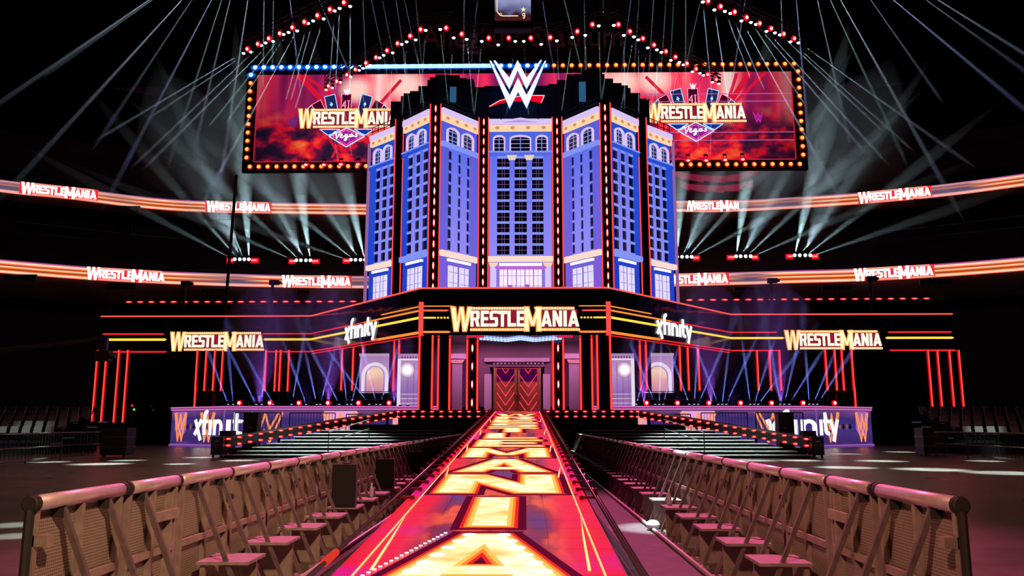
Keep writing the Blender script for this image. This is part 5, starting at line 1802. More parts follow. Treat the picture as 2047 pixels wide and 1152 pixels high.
def text_obj(name, s, size, mat, loc, label, cat, shear=0.0, xs=1.0, depth=.1):
    c = bpy.data.curves.new(name, 'FONT')
    c.body = s
    c.size = size
    c.extrude = depth
    c.shear = shear
    c.align_x = 'CENTER'
    tmp = bpy.data.objects.new('tmp', c)
    COL.objects.link(tmp)
    m = bpy.data.meshes.new_from_object(tmp.evaluated_get(bpy.context.evaluated_depsgraph_get()))
    bpy.data.objects.remove(tmp)
    m.materials.clear()
    m.materials.append(mat)
    for v in m.vertices:
        x, y, z = v.co
        v.co = (x * xs, -z, y)
    m.flip_normals()
    o = link(name, m)
    o.location = loc
    return tag(o, label, cat)


# stadium name, unlit, high on the far wall
p = at_y(1045, 94, 112)
text_obj('wall_name_letters', 'Allegiant Stadium', 4.6, pbr('name_letters_dim', (.55, .45, .5), .6), (p.x, 112, p.z), 'unlit pale stadium name letters high behind the lighting truss', 'sign', 0, .92, .3)
solo('name_ledge', MB().box(p.x - 17, p.x + 17, 111.6, 113, p.z - .7, p.z - .35), BOWL, 'dark ledge under the unlit stadium name letters', 'ledge')
for u, v, nm, sx in ((345, 330, 'left', -1), (1765, 318, 'right', 1)):
    p = at_y(u, v, 99)
    o = text_obj('drink_sign', 'Coca-Cola', 2.1, pbr('drink_letters', (.10, .07, .09), .6), (p.x, 98.9, p.z), 'dim unlit script drink sign on the upper deck, %s side' % nm, 'sign', .35, 1.0, .1)
    o.rotation_euler = (0, math.radians(4.5) * (-sx) if sx < 0 else math.radians(-5.5), 0)
    if sx < 0:
        o.rotation_euler = (0, math.radians(5), 0)

# ------------------------------------------------------------------ hanging centre screen
hs = thing('hanging_screen', 'hanging centre screen showing a playing card with star and nine, cut by the frame top', 'screen', (0, 47.5, 29))
a, b = at_y(989, 49, 47.5), at_y(1061, -40, 47.5)
fr = Frame((a.x, 47.5, a.z), (1, 0, 0), (0, 0, 1))
w, h = b.x - a.x, b.z - a.z
part('cabinet', MB().box(a.x - .05, b.x + .05, 47.52, 48.1, a.z - .28, b.z + 1), BLACKMATT, hs)
part('screen_image', plates([rect(0, w, .25, h)], fr, 0, .02), screen_mat('card_image', 'Z', a.z, a.z + 2.8, [(0, (.10, .012, .01)), (.22, (.05, .01, .02)), (.36, (.16, .17, .36)), (.7, (.45, .48, .80)), (1, (.75, .7, .9))], .85, .4, 1.5), hs)
GOLDL = em('card_gold', (1, .78, .42), 1.2)
part('card_border', plates(stroke([(.14, h), (.14, .86), (.24, .70), (.36, .60), (.5, .55), (1.45, .55)], .05) + stroke(arc(.36, .66, .08, .08, 0, 360, 10), .025), fr, .02, .04), GOLDL, hs)
st_ = []
for i in range(5):
    a0 = PI / 2 + i * 2 * PI / 5
    st_.append([(1.78 + .17 * math.cos(a0), .97 + .17 * math.sin(a0)), (1.78 + .07 * math.cos(a0 + PI / 5), .97 + .07 * math.sin(a0 + PI / 5)), (1.78, .97), (1.78 + .07 * math.cos(a0 - PI / 5), .97 + .07 * math.sin(a0 - PI / 5))])
part('star', plates(st_, fr, .02, .04), GOLDL, hs)
part('number_nine', plates(stroke(arc(1.80, .62, .07, .09, 0, 360, 10), .045) + stroke([(1.87, .62), (1.86, .45), (1.80, .38), (1.75, .42)], .045), fr, .02, .04), GOLDL, hs)
part('lower_edge', plates([rect(0, w, -.25, .22)], fr, 0, .05), BLACK, hs)
part('hoist_cable', MB().tube((0, 47.8, b.z + 1), (0, 47.8, 61.95), .05, 4), BLACK, hs)

# ------------------------------------------------------------------ overhead trusses and lamps
TRZ = 30.0
TRM = pbr('truss_black', (.02, .016, .02), .5, .5)


def truss(px, label):
    pts = [at_z(u, v, TRZ) + Vector((0, 0, .55)) for u, v in px]
    t = thing('lighting_truss', label, 'truss', tuple(pts[len(pts) // 2]))
    for dx, dz in ((0, 0), (0, .5)):
        for dy in (0, .5):
            part('chord', MB().pipe([p + Vector((dx, dy, dz)) for p in pts], .045, 5), TRM, t)
    mb = MB()
    for a, b in zip(pts, pts[1:]):
        n = max(2, int((b - a).length / .9))
        for k in range(n):
            p, q = a.lerp(b, k / n), a.lerp(b, (k + 1) / n)
            up_ = Vector((0, 0, .5))
            mb.tube(p, q + up_, .025, 4, cap=False)
            mb.tube(p + Vector((0, .5, 0)), q + up_ + Vector((0, .5, 0)), .025, 4, cap=False)
            mb.tube(p, p + up_, .025, 4, cap=False)
    part('lacing', mb, TRM, t, kind='stuff')
    for p in (pts[0], pts[len(pts) // 2], pts[-1]):
        part('hoist_cable', MB().tube(p + Vector((0, .25, .5)), Vector((p.x, p.y + .25, 61.95)), .03, 4), TRM, t)


truss([(484, 100), (560, 64), (635, 28), (705, -6), (740, -24)], 'black truss arc of red and white lamps, outer left')
truss([(648, 174), (700, 146), (755, 112), (795, 86), (845, 54), (905, 50)], 'black truss arc of red and white lamps, inner left in front of the big screen')
truss([(880, 50), (925, 70), (975, 74), (1040, 74), (1105, 73), (1150, 64), (1190, 45)], 'black truss of red and white lamps over the tower roof')
truss([(1180, 44), (1240, 46), (1290, 78), (1335, 104), (1385, 133), (1441, 162)], 'black truss arc of red and white lamps, inner right in front of the big screen')
truss([(1360, -24), (1405, -4), (1470, 23), (1535, 54), (1600, 82)], 'black truss arc of red and white lamps, outer right')

REDS = {'outer left': [(495, 97), (516, 87), (538, 76), (560, 66), (585, 54), (609, 43), (635, 30), (660, 18), (688, 4)],
        'inner left': [(657, 171), (674, 162), (694, 149), (711, 138), (732, 125), (752, 114), (774, 100), (795, 86), (820, 71), (841, 58)],
        'centre': [(892, 55), (923, 67), (977, 75), (1017, 75), (1061, 75), (1100, 74), (1154, 62)],
        'inner right': [(1184, 48), (1236, 48), (1259, 62), (1285, 76), (1307, 89), (1331, 102), (1350, 113), (1373, 126), (1391, 137), (1414, 148), (1431, 158)],
        'outer right': [(1415, 1), (1440, 12), (1468, 23), (1492, 34), (1518, 46), (1541, 56), (1566, 67), (1587, 76)]}
WHITES = {'outer left': [(487, 105), (501, 102), (522, 89), (531, 84), (546, 81), (567, 67), (577, 63), (594, 60), (616, 45), (626, 40), (647, 36), (669, 20), (679, 15), (700, 11)],
          'inner left': [(652, 178), (664, 174), (680, 163), (701, 152), (718, 139), (726, 135), (741, 129), (759, 114), (767, 109), (785, 104), (803, 87), (813, 82), (831, 78), (851, 59)],
          'centre': [(880, 57), (907, 74), (933, 77), (963, 81), (996, 88), (1030, 81), (1047, 81), (1082, 87), (1113, 80), (1144, 73), (1170, 69)],
          'inner right': [(1197, 50), (1227, 49), (1247, 69), (1267, 72), (1276, 78), (1295, 94), (1313, 98), (1322, 103), (1341, 119), (1358, 123), (1366, 128), (1384, 142), (1399, 145), (1406, 149), (1424, 163), (1437, 166)],
          'outer right': [(1405, 2), (1428, 18), (1449, 21), (1460, 25), (1482, 40), (1501, 43), (1511, 47), (1532, 61), (1549, 64), (1559, 68), (1580, 82), (1596, 84)]}
lamp_head = mesh('lamp_head', MB().lathe((0, 0, 0), [(.06, .28), (.12, .2), (.14, .02), (.14, -.04)], 10), BLACK)
lamp_yoke = mesh('lamp_yoke', MB().box(-.17, -.14, -.04, .04, -.02, .42).box(.14, .17, -.04, .04, -.02, .42).box(-.17, .17, -.04, .04, .38, .54), BLACK)
lens_w = mesh('lamp_lens', MB().ball((0, 0, -.05), .135, 1, 1, .8, 8, 5), WHITEDOT)
lens_r = mesh('lamp_lens', MB().ball((0, -.14, -.10), .11, 1, 1, 1.1, 8, 5), REDHOT)
rim_r = mesh('lamp_rim', MB().ball((0, .05, -.02), .21, 1, .8, 1.15, 8, 5), REDGLOW)
for k_, lst in REDS.items():
    for i, (u, v) in enumerate(lst):
        p = at_z(u, v, TRZ)
        t = thing('wash_lamp', '%s red lamp from the left on the %s truss' % (NTH[i], k_), 'lamp', tuple(p), 'red lamps on the %s truss' % k_)
        for nme, me in (('lamp_yoke', lamp_yoke), ('lamp_rim', rim_r)):
            link(nme, me, t)
        link('lamp_lens', lens_r, t)
for k_, lst in WHITES.items():
    for i, (u, v) in enumerate(lst):
        p = at_z(u, v, TRZ)
        t = thing('beam_lamp', '%s small white lamp from the left on the %s truss' % (NTH[i], k_), 'lamp', tuple(p), 'white lamps on the %s truss' % k_)
        link('lamp_head', lamp_head, t)
        link('lamp_yoke', lamp_yoke, t)
        link('lamp_lens', lens_w, t)

# lamps clipped below the big screen
for s_, lst in ((-1, [(612, 329), (648, 329), (682, 328), (716, 328)]), (1, [(1375, 320), (1411, 320), (1449, 319), (1484, 318)])):
    nm = 'left' if s_ < 0 else 'right'
    for i, (u, v) in enumerate(lst):
        p = at_y(u, v, BY - .5)
        t = thing('wash_lamp', '%s red lamp from the left clipped under the big screen, %s half' % (NTH[i], nm), 'lamp', tuple(p), 'red lamps under the big screen, %s' % nm)
        link('lamp_rim', rim_r, t).scale = (1.6, 1, .8)
        link('lamp_lens', lens_r, t).scale = (1.5, 1, .8)
        link('lamp_yoke', lamp_yoke, t)


# ------------------------------------------------------------------ haze lit by the beams
def haze_mat(name, dens):
    m, nt, out = nodes_of(name)
    v = nt.nodes.new('ShaderNodeVolumeScatter')
    v.inputs['Density'].default_value = dens
    v.inputs['Anisotropy'].default_value = 0.1
    nt.links.new(v.outputs[0], out.inputs['Volume'])
    return m


HAZE = haze_mat('beam_haze', .13)
HAZE_MB = {}


def beam(group, p, q, ang, energy, color, r0=.06, over=1.5, n=12, fade=False, gap=.4):
    """a lamp and the shaft of haze that it lights"""
    p, q = Vector(p), Vector(q)
    d = (q - p)
    L = d.length
    d.normalize()
    mb = HAZE_MB.setdefault(group, MB())
    a = math.radians(ang)
    p = p + d * gap
    tn = math.tan(a) * 1.25
    mb.lathe(p + d * .05, [(r0, 0), (r0 + L * .75 * tn, L * .75), (r0 + L * .62 * tn, L * 1.0), (r0 + L * .3 * tn, L * 1.25), (.02, L * 1.5)] if fade else [(r0, 0), (r0 + L * tn, L), (.02, L * 1.15)], n, d)
    spot(p, q, energy, color, 2 * ang * over, 1.0, .004)


COLD, BLU, GRN = (.62, .80, 1.0), (.45, .55, 1.0), (.55, 1.0, .85)
# lamps of the outer trusses: lamp pixel -> pixel the shaft passes through
for (a, b, k, c) in (((487, 105), (235, 255), .8, COLD), ((501, 102), (330, 215), .6, COLD), ((522, 89), (300, 300), .7, COLD), ((546, 81), (325, 300), 1.0, COLD), ((567, 67), (440, 225), .7, GRN), ((577, 63), (470, 220), .7, GRN), ((594, 60), (420, 380), 1.3, COLD),
                     ((616, 45), (580, 170), .7, GRN), ((626, 40), (590, 170), .7, COLD), ((647, 36), (600, 185), 1.1, COLD), ((669, 20), (660, 150), .6, COLD), ((679, 15), (672, 150), .8, COLD), ((700, 11), (700, 145), 1.1, COLD)):
    p = at_z(a[0], a[1], TRZ - .1)
    beam('outer_left', p, at_y(b[0], b[1], p.y + 2), .50, 170000 * k, c)
for (a, b, k, c) in (((1405, 2), (1420, 160), .7, COLD), ((1428, 18), (1455, 195), 1.2, COLD), ((1449, 21), (1490, 130), .8, COLD), ((1460, 25), (1515, 150), .8, COLD), ((1482, 40), (1650, 345), 1.4, COLD), ((1501, 43), (1590, 180), .8, GRN), ((1511, 47), (1700, 270), .9, COLD),
                     ((1532, 61), (1740, 290), .9, COLD), ((1559, 68), (1730, 230), .7, COLD), ((1580, 82), (1790, 270), .6, COLD), ((1596, 84), (1900, 300), .8, COLD)):
    p = at_z(a[0], a[1], TRZ - .1)
    beam('outer_right', p, at_y(b[0], b[1], p.y + 2), .50, 170000 * k, c)
# inner trusses: short shafts that fall almost straight
for side in ('inner left', 'centre', 'inner right'):
    for i, (u, v) in enumerate(WHITES[side]):
        if side != 'centre' and (u < 735 or u > 1370) and i % 2:
            continue
        p = at_z(u, v, TRZ - .1)
        dx = (1037 - u) * .03 + (-14 if i % 2 else 8)
        beam(side.replace(' ', '_'), p, at_y(u + dx, v + 120, p.y - 1.0), 0.42, 75000 * (.7 + .6 * ((i * 7) % 5) / 5), COLD if i % 3 else GRN)
# shafts from lamps above the frame
for (a, b, k, c) in (((308, 0), (0, 205), 1.3, COLD), ((330, 0), (120, 130), .5, COLD), ((349, 0), (40, 355), 1.5, COLD), ((383, 0), (215, 255), .5, COLD), ((414, 0), (235, 360), 1.2, BLU), ((441, 0), (350, 290), .6, GRN), ((460, 0), (400, 250), .8, COLD), ((492, 0), (435, 400), 1.3, COLD), ((528, 0), (526, 140), .8, COLD), ((547, 0), (545, 110), .5, COLD),
                     ((578, 0), (597, 150), .9, BLU), ((632, 0), (700, 150), .7, BLU)):
    p = at_z(a[0] + (a[0] - b[0]) * .18, -45, 33)
    beam('high_left', p, at_y(b[0], b[1], p.y + 4), .55, 120000 * k, c)
for (a, b, k, c) in (((725, 0), (731, 130), .8, COLD), ((740, 0), (770, 130), .8, BLU), ((762, 0), (790, 130), .6, COLD), ((790, 0), (812, 135), .7, COLD), ((805, 0), (830, 100), .7, BLU), ((830, 0), (842, 120), .5, COLD), ((928, 0), (926, 140), .6, COLD), ((955, 0), (940, 150), .6, BLU)):
    p = at_z(a[0] + (a[0] - b[0]) * .2, -40, 33)
    beam('high_mid_left', p, at_y(b[0], b[1], p.y + 3), .45, 60000 * k, c)
for (a, b, k, c) in (((1083, 0), (1110, 160), 1.0, BLU), ((1125, 0), (1160, 130), 1.0, GRN), ((1168, 0), (1170, 160), .8, COLD), ((1205, 0), (1210, 150), .6, COLD), ((1262, 0), (1240, 160), .7, BLU), ((1278, 0), (1268, 140), .6, COLD), ((1307, 0), (1297, 150), .9, COLD), ((1332, 0), (1322, 140), .8, COLD), ((1347, 0), (1338, 170), .7, GRN), ((1371, 0), (1370, 180), 1.2, COLD), ((1404, 0), (1376, 110), .7, COLD)):
    p = at_z(a[0] + (a[0] - b[0]) * .2, -40, 33)
    beam('high_mid_right', p, at_y(b[0], b[1], p.y + 3), .45, 60000 * k, c)
for (a, b, k, c) in (((1492, 0), (1466, 150), .8, BLU), ((1561, 0), (1565, 130), .6, COLD), ((1593, 0), (1622, 340), 1.2, BLU), ((1634, 0), (1690, 250), .8, COLD), ((1662, 0), (1790, 280), .7, GRN), ((1691, 0), (1890, 375), 1.5, COLD), ((1732, 0), (1860, 170), .5, COLD), ((1782, 0), (2060, 228), 1.5, BLU), ((1830, 0), (2060, 150), .5, COLD), ((1842, 0), (2060, 115), .9, COLD)):
    p = at_z(a[0] + (a[0] - b[0]) * .18, -45, 33)
    beam('high_right', p, at_y(b[0], b[1], p.y + 4), .55, 120000 * k, c)

# balcony light bars with white fans
BARY = 80.0
GLOW_N = 0
BARS_PX = [('left', (461, 508), (470, 480, 489, 498), 521, -1), ('left', (585, 630), (593, 602, 612, 621), 523, -1), ('left', (693, 736), (702, 711, 721, 730), 522, -1),
           ('right', (1345, 1391), (1353, 1363, 1373, 1382), 516, 1), ('right', (1462, 1508), (1471, 1480, 1490, 1500), 515, 1), ('right', (1580, 1628), (1588, 1598, 1609, 1619), 513, 1)]
nth = {'left': ['farthest from', 'second from', 'next to'], 'right': ['next to', 'second from', 'farthest from']}
cnt = {'left': 0, 'right': 0}
for sd, reds, whites, v, sg in BARS_PX:
    a, b = at_y(reds[0], v, BARY), at_y(reds[1], v, BARY)
    t = thing('light_bar', 'bar of four white lamps between two red ones, %s the tower on the %s' % (nth[sd][cnt[sd]], sd), 'light bar', tuple(a.lerp(b, .5)), 'light bars on the stands')
    part('mount_bar', MB().tube(a + Vector((0, .3, -.35)), b + Vector((0, .3, -.35)), .08, 6), BLACK, t)
    for p in (a, b):
        o = part('red_panel', MB().box(p.x - .42, p.x + .42, BARY, BARY + .2, p.z - .22, p.z + .26), REDGLOW, t)
        part('red_panel_core', MB().box(p.x - .28, p.x + .28, BARY - .05, BARY, p.z - .06, p.z + .12), REDDOT, o)
    for i, u in enumerate(whites):
        p = at_y(u, v, BARY)
        o = part('lamp_body', MB().lathe(p + Vector((0, .05, -.25)), [(.12, 0), (.18, .12), (.18, .3)], 8), BLACK, t)
        part('lamp_lens', MB().ball(p + Vector((0, -.12, .1)), .17, n=8, m=5), WHITEDOT, o)
        idx = (3 - i) if sg < 0 else i
        strength = (1.6, .9, .9, .7)[idx]
        ang = math.radians((4, 24, 42, 62)[idx] + 5 * cnt[sd])
        L = 16
        q = p + Vector((sg * math.sin(ang) * L, -2, math.cos(ang) * L))
        beam('fan_%s' % sd, p, q, (4.6, 2.4, 2.4, 2.0)[idx], 16000 * strength, (.6, .95, 1.0), .1, fade=True)
    m_ = a.lerp(b, .5)
    q = m_ + Vector((sg * 5.5, -3, 12.5))
    GLOW_N += 1
    beam('glow_%s_%d' % (sd, cnt[sd]), m_ + Vector((0, -.8, .3)), q, 20, 7500, (.5, .72, .82), .8, over=.95, fade=True, n=28)  # extra wide lamp added at each bar to light the grey haze
    cnt[sd] += 1

# blue fans standing along the screen fascia
FX = {'left': [(456, -26), (466, -6), (512, -30), (523, 4), (546, -28), (583, 12), (612, -22), (633, -12), (640, 14), (678, -34), (694, -8), (702, 14), (738, -40), (752, -16), (760, 20), (800, -26), (815, 16)],
      'right': [(1272, 20), (1310, -26), (1318, 2), (1326, 14), (1378, -18), (1388, 4), (1396, 26), (1436, -22), (1444, 6), (1452, 30), (1500, -8), (1508, 18), (1516, 40), (1560, -12), (1568, 14), (1578, 36), (1618, -4), (1626, 20), (1634, 42)]}
for sd, lst in FX.items():
    for i, (u, dx) in enumerate(lst):
        p = at_y(u, 812, 55.6)
        p.z = 2.85
        t = thing('floor_beam_lamp', '%s small blue beam lamp from the left on top of the %s screen wall' % (NTH[i], sd), 'lamp', tuple(p), 'blue lamps on the %s screen wall' % sd)
        part('lamp_body', MB().lathe((p.x, p.y, 2.70), [(.10, 0), (.12, .05), (.10, .12)], 8), BLACK, t)
        part('lamp_lens', MB().lathe((p.x, p.y, 2.82), [(.08, 0), (.05, .03)], 8), em('blue_lens', (.5, .65, 1.0), 2.0), t)
        q = at_y(u + dx * 1.5, 706 + (i * 37) % 30, 55.9)
        beam('blue_%s' % sd, p, q, 1.9, 22000, (.20, .26, 1.0), .04, fade=True, gap=.1)
for sd, us in (('left', (479, 540, 598, 656, 717, 778)), ('right', (1292, 1354, 1417, 1480, 1542, 1605, 1668))):
    for i, u in enumerate(us):
        p = at_y(u, 806, 56.2)
        t = thing('floor_wash_lamp', '%s round red lamp from the left on the %s screen wall' % (NTH[i], sd), 'lamp', (p.x, 56.2, 2.66), 'red lamps on the %s screen wall' % sd)
        part('lamp_stand', MB().box(p.x - .12, p.x + .12, 56.2, 56.4, 2.66, p.z), BLACK, t)
        g = part('lamp_rim', MB().ball((p.x, 56.2, p.z), .2, 1, .5, 1, 8, 5), REDGLOW, t)
        part('lamp_lens', MB().ball((p.x, 56.08, p.z), .11, 1, .5, 1, 8, 5), REDHOT, g)

# violet spots added on the stage wings for a purple ambient in haze
for sd, sg in (('left', -1), ('right', 1)):
    for i, x_ in enumerate((8.6, 13.2, 18.0)):
        p = Vector((sg * x_, 57.0, 2.9))
        beam('wash_%s_%d' % (sd, i), p, p + Vector((0, 1.5, 6.5)), 24, 4000, (.42, .12, 1.0), .5, over=.95, fade=True, n=28, gap=.1)
LBL = {'outer_left': 'white light shafts in haze falling from the outer left truss', 'outer_right': 'white light shafts in haze falling from the outer right truss',
       'inner_left': 'short light shafts in haze under the inner left truss', 'centre': 'short light shafts in haze over the tower roof', 'inner_right': 'short light shafts in haze under the inner right truss',
       'high_left': 'long light shafts in haze across the upper left darkness', 'high_mid_left': 'light shafts in haze from above, left of the hanging screen', 'high_mid_right': 'light shafts in haze from above, right of the hanging screen',
       'high_right': 'long light shafts in haze across the upper right darkness', 'fan_left': 'white fans of lit haze over the left light bars', 'fan_right': 'white fans of lit haze over the right light bars',
       'blue_left': 'blue fans of lit haze above the left screen wall', 'blue_right': 'blue fans of lit haze above the right screen wall'}
HAZE_THIN = haze_mat('thin_haze', .03)
for k_, mb in HAZE_MB.items():
    if k_.startswith('wash'):
        _, sd, n_ = k_.split('_')
        solo('lit_haze', mb, HAZE_THIN, 'soft violet cloud of lit haze over the %s stage wing, %s' % (sd, ['inner', 'middle', 'outer'][int(n_)]), 'haze', kind='stuff')
    elif k_.startswith('glow'):
        _, sd, n_ = k_.split('_')
        solo('lit_haze', mb, HAZE_THIN, 'faint grey cloud of lit haze over the light bar %s the tower on the %s' % (nth[sd][int(n_)], sd), 'haze', kind='stuff')
    else:
        solo('lit_haze', mb, HAZE, LBL[k_], 'haze', kind='stuff')

# ------------------------------------------------------------------ dashes behind the wings, masts, cameras
for sd, u0, u1, v0, v1 in (('left', 258, 706, 604, 603), ('right', 1378, 1852, 600, 597)):
    a, b = at_y(u0, v0, 70), at_y(u1, v1, 70)
    t = thing('dash_light_rail', 'row of red dash lights on the rail behind the %s marquee wing' % sd, 'light rail', tuple(a.lerp(b, .5)))
    part('rail', MB().tube(a + Vector((-1, .1, -.25)), b + Vector((1, .1, -.25)), .08, 6), BLACK, t)
    part('rail_board', MB().box(a.x - 1, b.x + 1, 70.15, 70.3, 9.86, a.z - .1), BLACKMATT, t)
    dot_row(t, a, b, 21, .22, .05)
    n = 8
p = at_y(451, 600, 66)
solo('cable_mast', MB().tube((p.x, 66, 9.8), (p.x + .3, 66, at_y(457, 350, 66).z), .13, 8), BLACK, 'thin black mast rising in front of the left ribbon boards', 'mast')
for u, v, nm in ((369, 572, 'far left'), (545, 570, 'left'), (1541, 566, 'right'), (1739, 562, 'far right')):
    p = at_y(u, v, 66)
    z1 = p.z
    t = thing('remote_camera', 'small black camera on a post behind the marquee, %s' % nm, 'camera', (p.x, 66, 9.8))
    part('post', MB().tube((p.x, 66, 9.8), (p.x, 66, z1), .13, 6), BLACK, t)
    part('head', MB().box(p.x - .25, p.x + .5, 65.8, 66.2, z1, z1 + .38), BLACK, t)
    part('lens_hood', MB().tube((p.x + .5, 66, z1 + .2), (p.x + .7, 66, z1 + .2), .12, 8), BLACK, t)

# pink lip-shaped sign under the screen on the right
p = at_y(1432, 368, 86)
t = thing('lips_sign', 'dim crimson painted curve under the big screen, right of the tower', 'sign', (p.x, 86, p.z))
LIP = em('lips_crimson', (.28, .012, .06), .8)
w = 4.6
upl = [(-1, .25), (-.75, .1), (-.3, .02), (.2, .0), (.6, .08), (1, .32)]
part('upper_band', plates([[(upl[i][0] * w, upl[i][1] * 3.0 + .9), (upl[i + 1][0] * w, upl[i + 1][1] * 3.0 + .9), (upl[i + 1][0] * w, upl[i + 1][1] * 3.0 + .1), (upl[i][0] * w, upl[i][1] * 3.0 + .3)] for i in range(5)], Frame((p.x, 86, p.z), (1, 0, 0), (0, 0, 1)), 0, .1), LIP, t)
part('lower_band', plates([[(upl[i][0] * w * .85, upl[i][1] * 2.0 - .2), (upl[i + 1][0] * w * .85, upl[i + 1][1] * 2.0 - .2), (upl[i + 1][0] * w * .85, upl[i + 1][1] * 2.0 - 1.0), (upl[i][0] * w * .85, upl[i][1] * 2.0 - .8)] for i in range(5)], Frame((p.x, 86, p.z), (1, 0, 0), (0, 0, 1)), 0, .1), LIP, t)

# ------------------------------------------------------------------ dark equipment at the stair ends
for s, nm in ((-1, 'left'), (1, 'right')):
    for i, (dx, dy, w_, h_) in enumerate(((13.75, 38.2, .55, .95), (14.1, 40.2, .6, 1.2), (13.6, 42.4, .6, 1.75), (14.3, 44.4, .8, 2.1))):
        x = s * dx
        nn = ['lowest', 'second', 'third', 'tallest'][i]
        t = thing('flight_case', '%s black equipment case at the outer end of the %s stairs' % (nn, nm), 'equipment case', (x, dy, 0))
        part('case_body', MB().box(x - w_ / 2, x + w_ / 2, dy, dy + .6, .12, h_), BLACK, t)
        for cx in (-1, 1):
            part('castor', MB().tube((x + cx * w_ * .35, dy + .1, .06), (x + cx * w_ * .35, dy + .16, .06), .06, 8), RUBBER, t)
        part('case_edge', MB().box(x - w_ / 2 - .015, x + w_ / 2 + .015, dy - .01, dy + .61, h_ * .6, h_ * .6 + .04), pbr('case_edge_metal', (.12, .12, .13), .35, .7), t)
        part('case_handle', MB().box(x - .1, x + .1, dy - .03, dy, h_ * .75, h_ * .75 + .05), STEEL, t)
    # picket fences behind the side ramp
    for i, (xa, xb, y_) in enumerate(((15.8, 13.2, 46.2), (13.0, 10.4, 47.2), (10.2, 7.8, 49.2))):
        x0, x1 = sorted((s * xa, s * xb))
        t = thing('picket_barrier', 'black picket crowd fence behind the %s side ramp, %s' % (nm, ['outer', 'middle', 'inner'][i]), 'fence', ((x0 + x1) / 2, y_, 0))
        z0, z1 = (.1, 2.15) if i < 2 else (.1, 2.1)
        part('frame', MB().pipe([Vector((x0, y_, 0)), Vector((x0, y_, z1)), Vector((x1, y_, z1)), Vector((x1, y_, 0))], .03, 6), BLACK, t)
        part('frame', MB().tube((x0, y_, .9), (x1, y_, .9), .025, 6), BLACK, t)
        n = 15
        for k in range(1, n):
            x = x0 + (x1 - x0) * k / n
            part('picket', MB().tube((x, y_, .9), (x, y_, z1), .014, 4), BLACK, t)
    # guard rails on the fascia deck
    for i, (xa, xb, y_) in enumerate(((9.0, 12.0, 57.4), (19.8, 23.6, 60.5))):
        x0, x1 = sorted((s * xa, s * xb))
        t = thing('guard_rail', 'dark guard rail on the %s stage wing, %s' % (nm, ['by the arch screen', 'at the outer end'][i]), 'railing', ((x0 + x1) / 2, y_, 2.66))
        for z in (3.2, 3.75):
            part('rail', MB().tube((x0, y_, z), (x1, y_, z), .03, 6), pbr('guard_grey', (.08, .07, .08), .5), t)
        for k in range(4):
            x = x0 + (x1 - x0) * k / 3
            part('post', MB().tube((x, y_, 2.66), (x, y_, 3.75), .03, 6), pbr('guard_grey', (.08, .07, .08), .5), t)

# ------------------------------------------------------------------ floor seats at both edges
SEATPALE = pbr('seat_back_pale', (.38, .38, .37), .45)


def chair_proto(s):
    t = thing('folding_chair', 'x', 'chair')
    part('seat', MB().box(-.22, .22, -.22, .20, .43, .47), SEATM, t)
    part('backrest', MB().hexa([(-.22, .20, .52), (.22, .20, .52), (.22, .24, .52), (-.22, .24, .52), (-.2, .28, .86), (.2, .28, .86), (.2, .32, .86), (-.2, .32, .86)]), SEATPALE, t)
    for sx in (-1, 1):
        part('leg', MB().tube((sx * .21, -.2, .015), (sx * .21, .24, .55), .014, 5), BLACK, t)
        part('leg', MB().tube((sx * .21, .24, .015), (sx * .21, -.16, .44), .014, 5), BLACK, t)
    return t


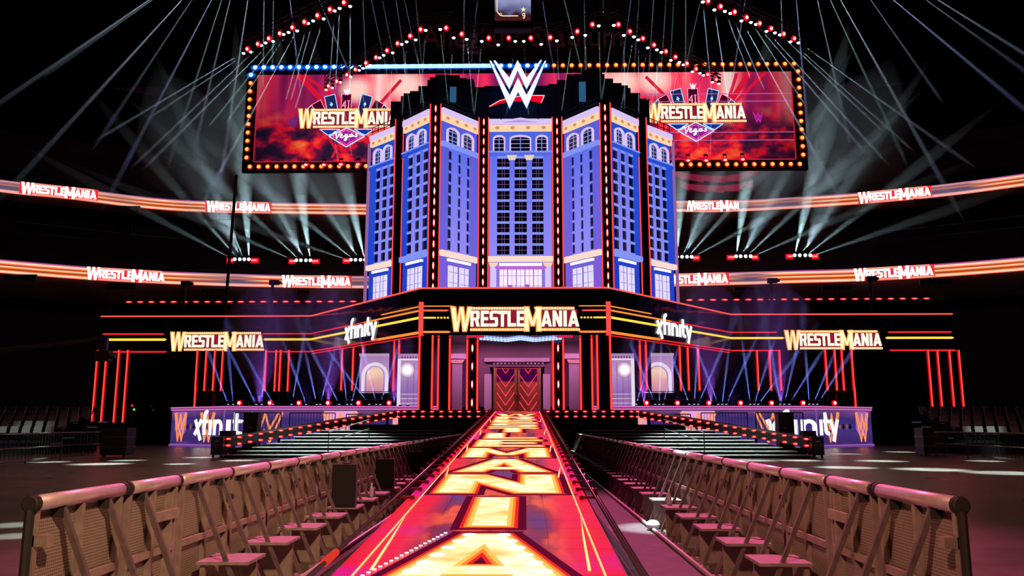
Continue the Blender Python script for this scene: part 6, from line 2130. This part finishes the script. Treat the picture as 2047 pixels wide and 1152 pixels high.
cp = chair_proto(1)
first = True
for s, nm in ((-1, 'left'), (1, 'right')):
    rows_ = 5
    for r in range(rows_):
        y = 43.0 + r * 1.15 if s < 0 else 43.6 + r * 1.15
        zf = .55 + r * .28
        xin = 24.0 if s < 0 else 23.0
        rt = thing('seating_riser', 'dark riser step number %s of the floor seating at the %s edge' % (['one', 'two', 'three', 'four', 'five'][r], nm), 'riser', (s * 26, y, 0))
        x0, x1 = sorted((s * xin, s * 33))
        part('riser_deck', MB().box(x0, x1, y - .45, y + .7, zf - .08, zf), BLACK, rt)
        part('riser_front', MB().box(x0, x1, y - .43, y - .38, 0, zf - .08), BLACKMATT, rt)
        for c in range(13):
            x = s * (xin + .5 + c * .62)
            if first:
                o = cp; first = False
            else:
                o = copy_tree(cp)
            o.location = (x, y, zf)
            o.rotation_euler = (0, 0, 0)
            tag(o, '%s empty folding chair from the stage side in row %s of the %s floor seating' % (NTH[c], ['one', 'two', 'three', 'four', 'five'][r], nm), 'chair', 'chairs, %s floor seating, row %d' % (nm, r + 1))
    # fence in front
    t = thing('seating_fence', 'black metal fence in front of the %s floor seating' % nm, 'fence', (s * 24, 40.6, 0))
    FG = pbr('fence_grey', (.12, .13, .13), .3, .7)
    pts = [at_z(u, v, 0) for u, v in (((205, 913), (120, 920), (50, 927), (-60, 938)) if s < 0 else ((1872, 913), (1935, 917), (2000, 922), (2100, 930)))]
    for a, b in zip(pts, pts[1:]):
        for z in (.12, .6, 1.15):
            part('rail', MB().tube(a + Vector((0, 0, z)), b + Vector((0, 0, z)), .03, 6), FG, t)
        n = 12
        for k in range(n):
            p = a.lerp(b, k / n)
            part('picket', MB().tube(p + Vector((0, 0, 0 if k == 0 else .12)), p + Vector((0, 0, 1.15)), .03 if k == 0 else .013, 5), FG, t)
    x, ry = (-18.6, 38.3) if s < 0 else (20.4, 40.9)
    t = thing('road_case', 'large black road case standing by the %s seating fence' % nm, 'equipment case', (x, ry, 0))
    part('case_body', MB().box(x - .6, x + .6, ry, ry + .9, .1, 1.35), BLACK, t)
    for z in (.45, .9):
        part('case_edge', MB().box(x - .62, x + .62, ry - .02, ry + .92, z, z + .05), pbr('case_edge_metal', (.12, .12, .13), .35, .7), t)
    for cx in (-1, 1):
        part('castor', MB().tube((x + cx * .45, ry + .1, .05), (x + cx * .45, ry + .16, .05), .05, 8), RUBBER, t)

# small status lamps by the left tunnel, jib crane silhouette
for u, v, c_, nm in ((264, 811, (1, .02, .05), 'red'), (268, 819, (.05, .9, .25), 'green')):
    p = at_y(u, v, 62)
    t = thing('status_lamp', 'tiny %s status lamp glowing in the dark left tunnel' % nm, 'lamp', tuple(p))
    part('bulb', MB().ball(p, .09, n=6, m=4), em('status_' + nm, c_, 1.2), t)
    part('stand', MB().tube((p.x, p.y + .1, 0), (p.x, p.y + .1, p.z), .04, 5), BLACK, t)
jb = thing('camera_jib', 'black camera crane arm reaching in from the left edge', 'camera crane', (-20, 36, 0))
a, b = at_y(-60, 708, 34), at_y(206, 677, 36)
part('arm', MB().tube(a, b, .12, 6, .09), BLACK, jb)
part('head_mount', MB().box(b.x - .08, b.x + .22, 35.9, 36.1, b.z - .7, b.z + .05), BLACK, jb)
part('camera_head', MB().box(b.x - .25, b.x + .4, 35.8, 36.2, b.z - 1.0, b.z - .55).tube((b.x + .4, 36, b.z - .78), (b.x + .62, 36, b.z - .78), .13, 8), BLACK, jb)
part('base_column', MB().tube((a.x, 34, 0), (a.x, 34, a.z), .2, 8), BLACK, jb)
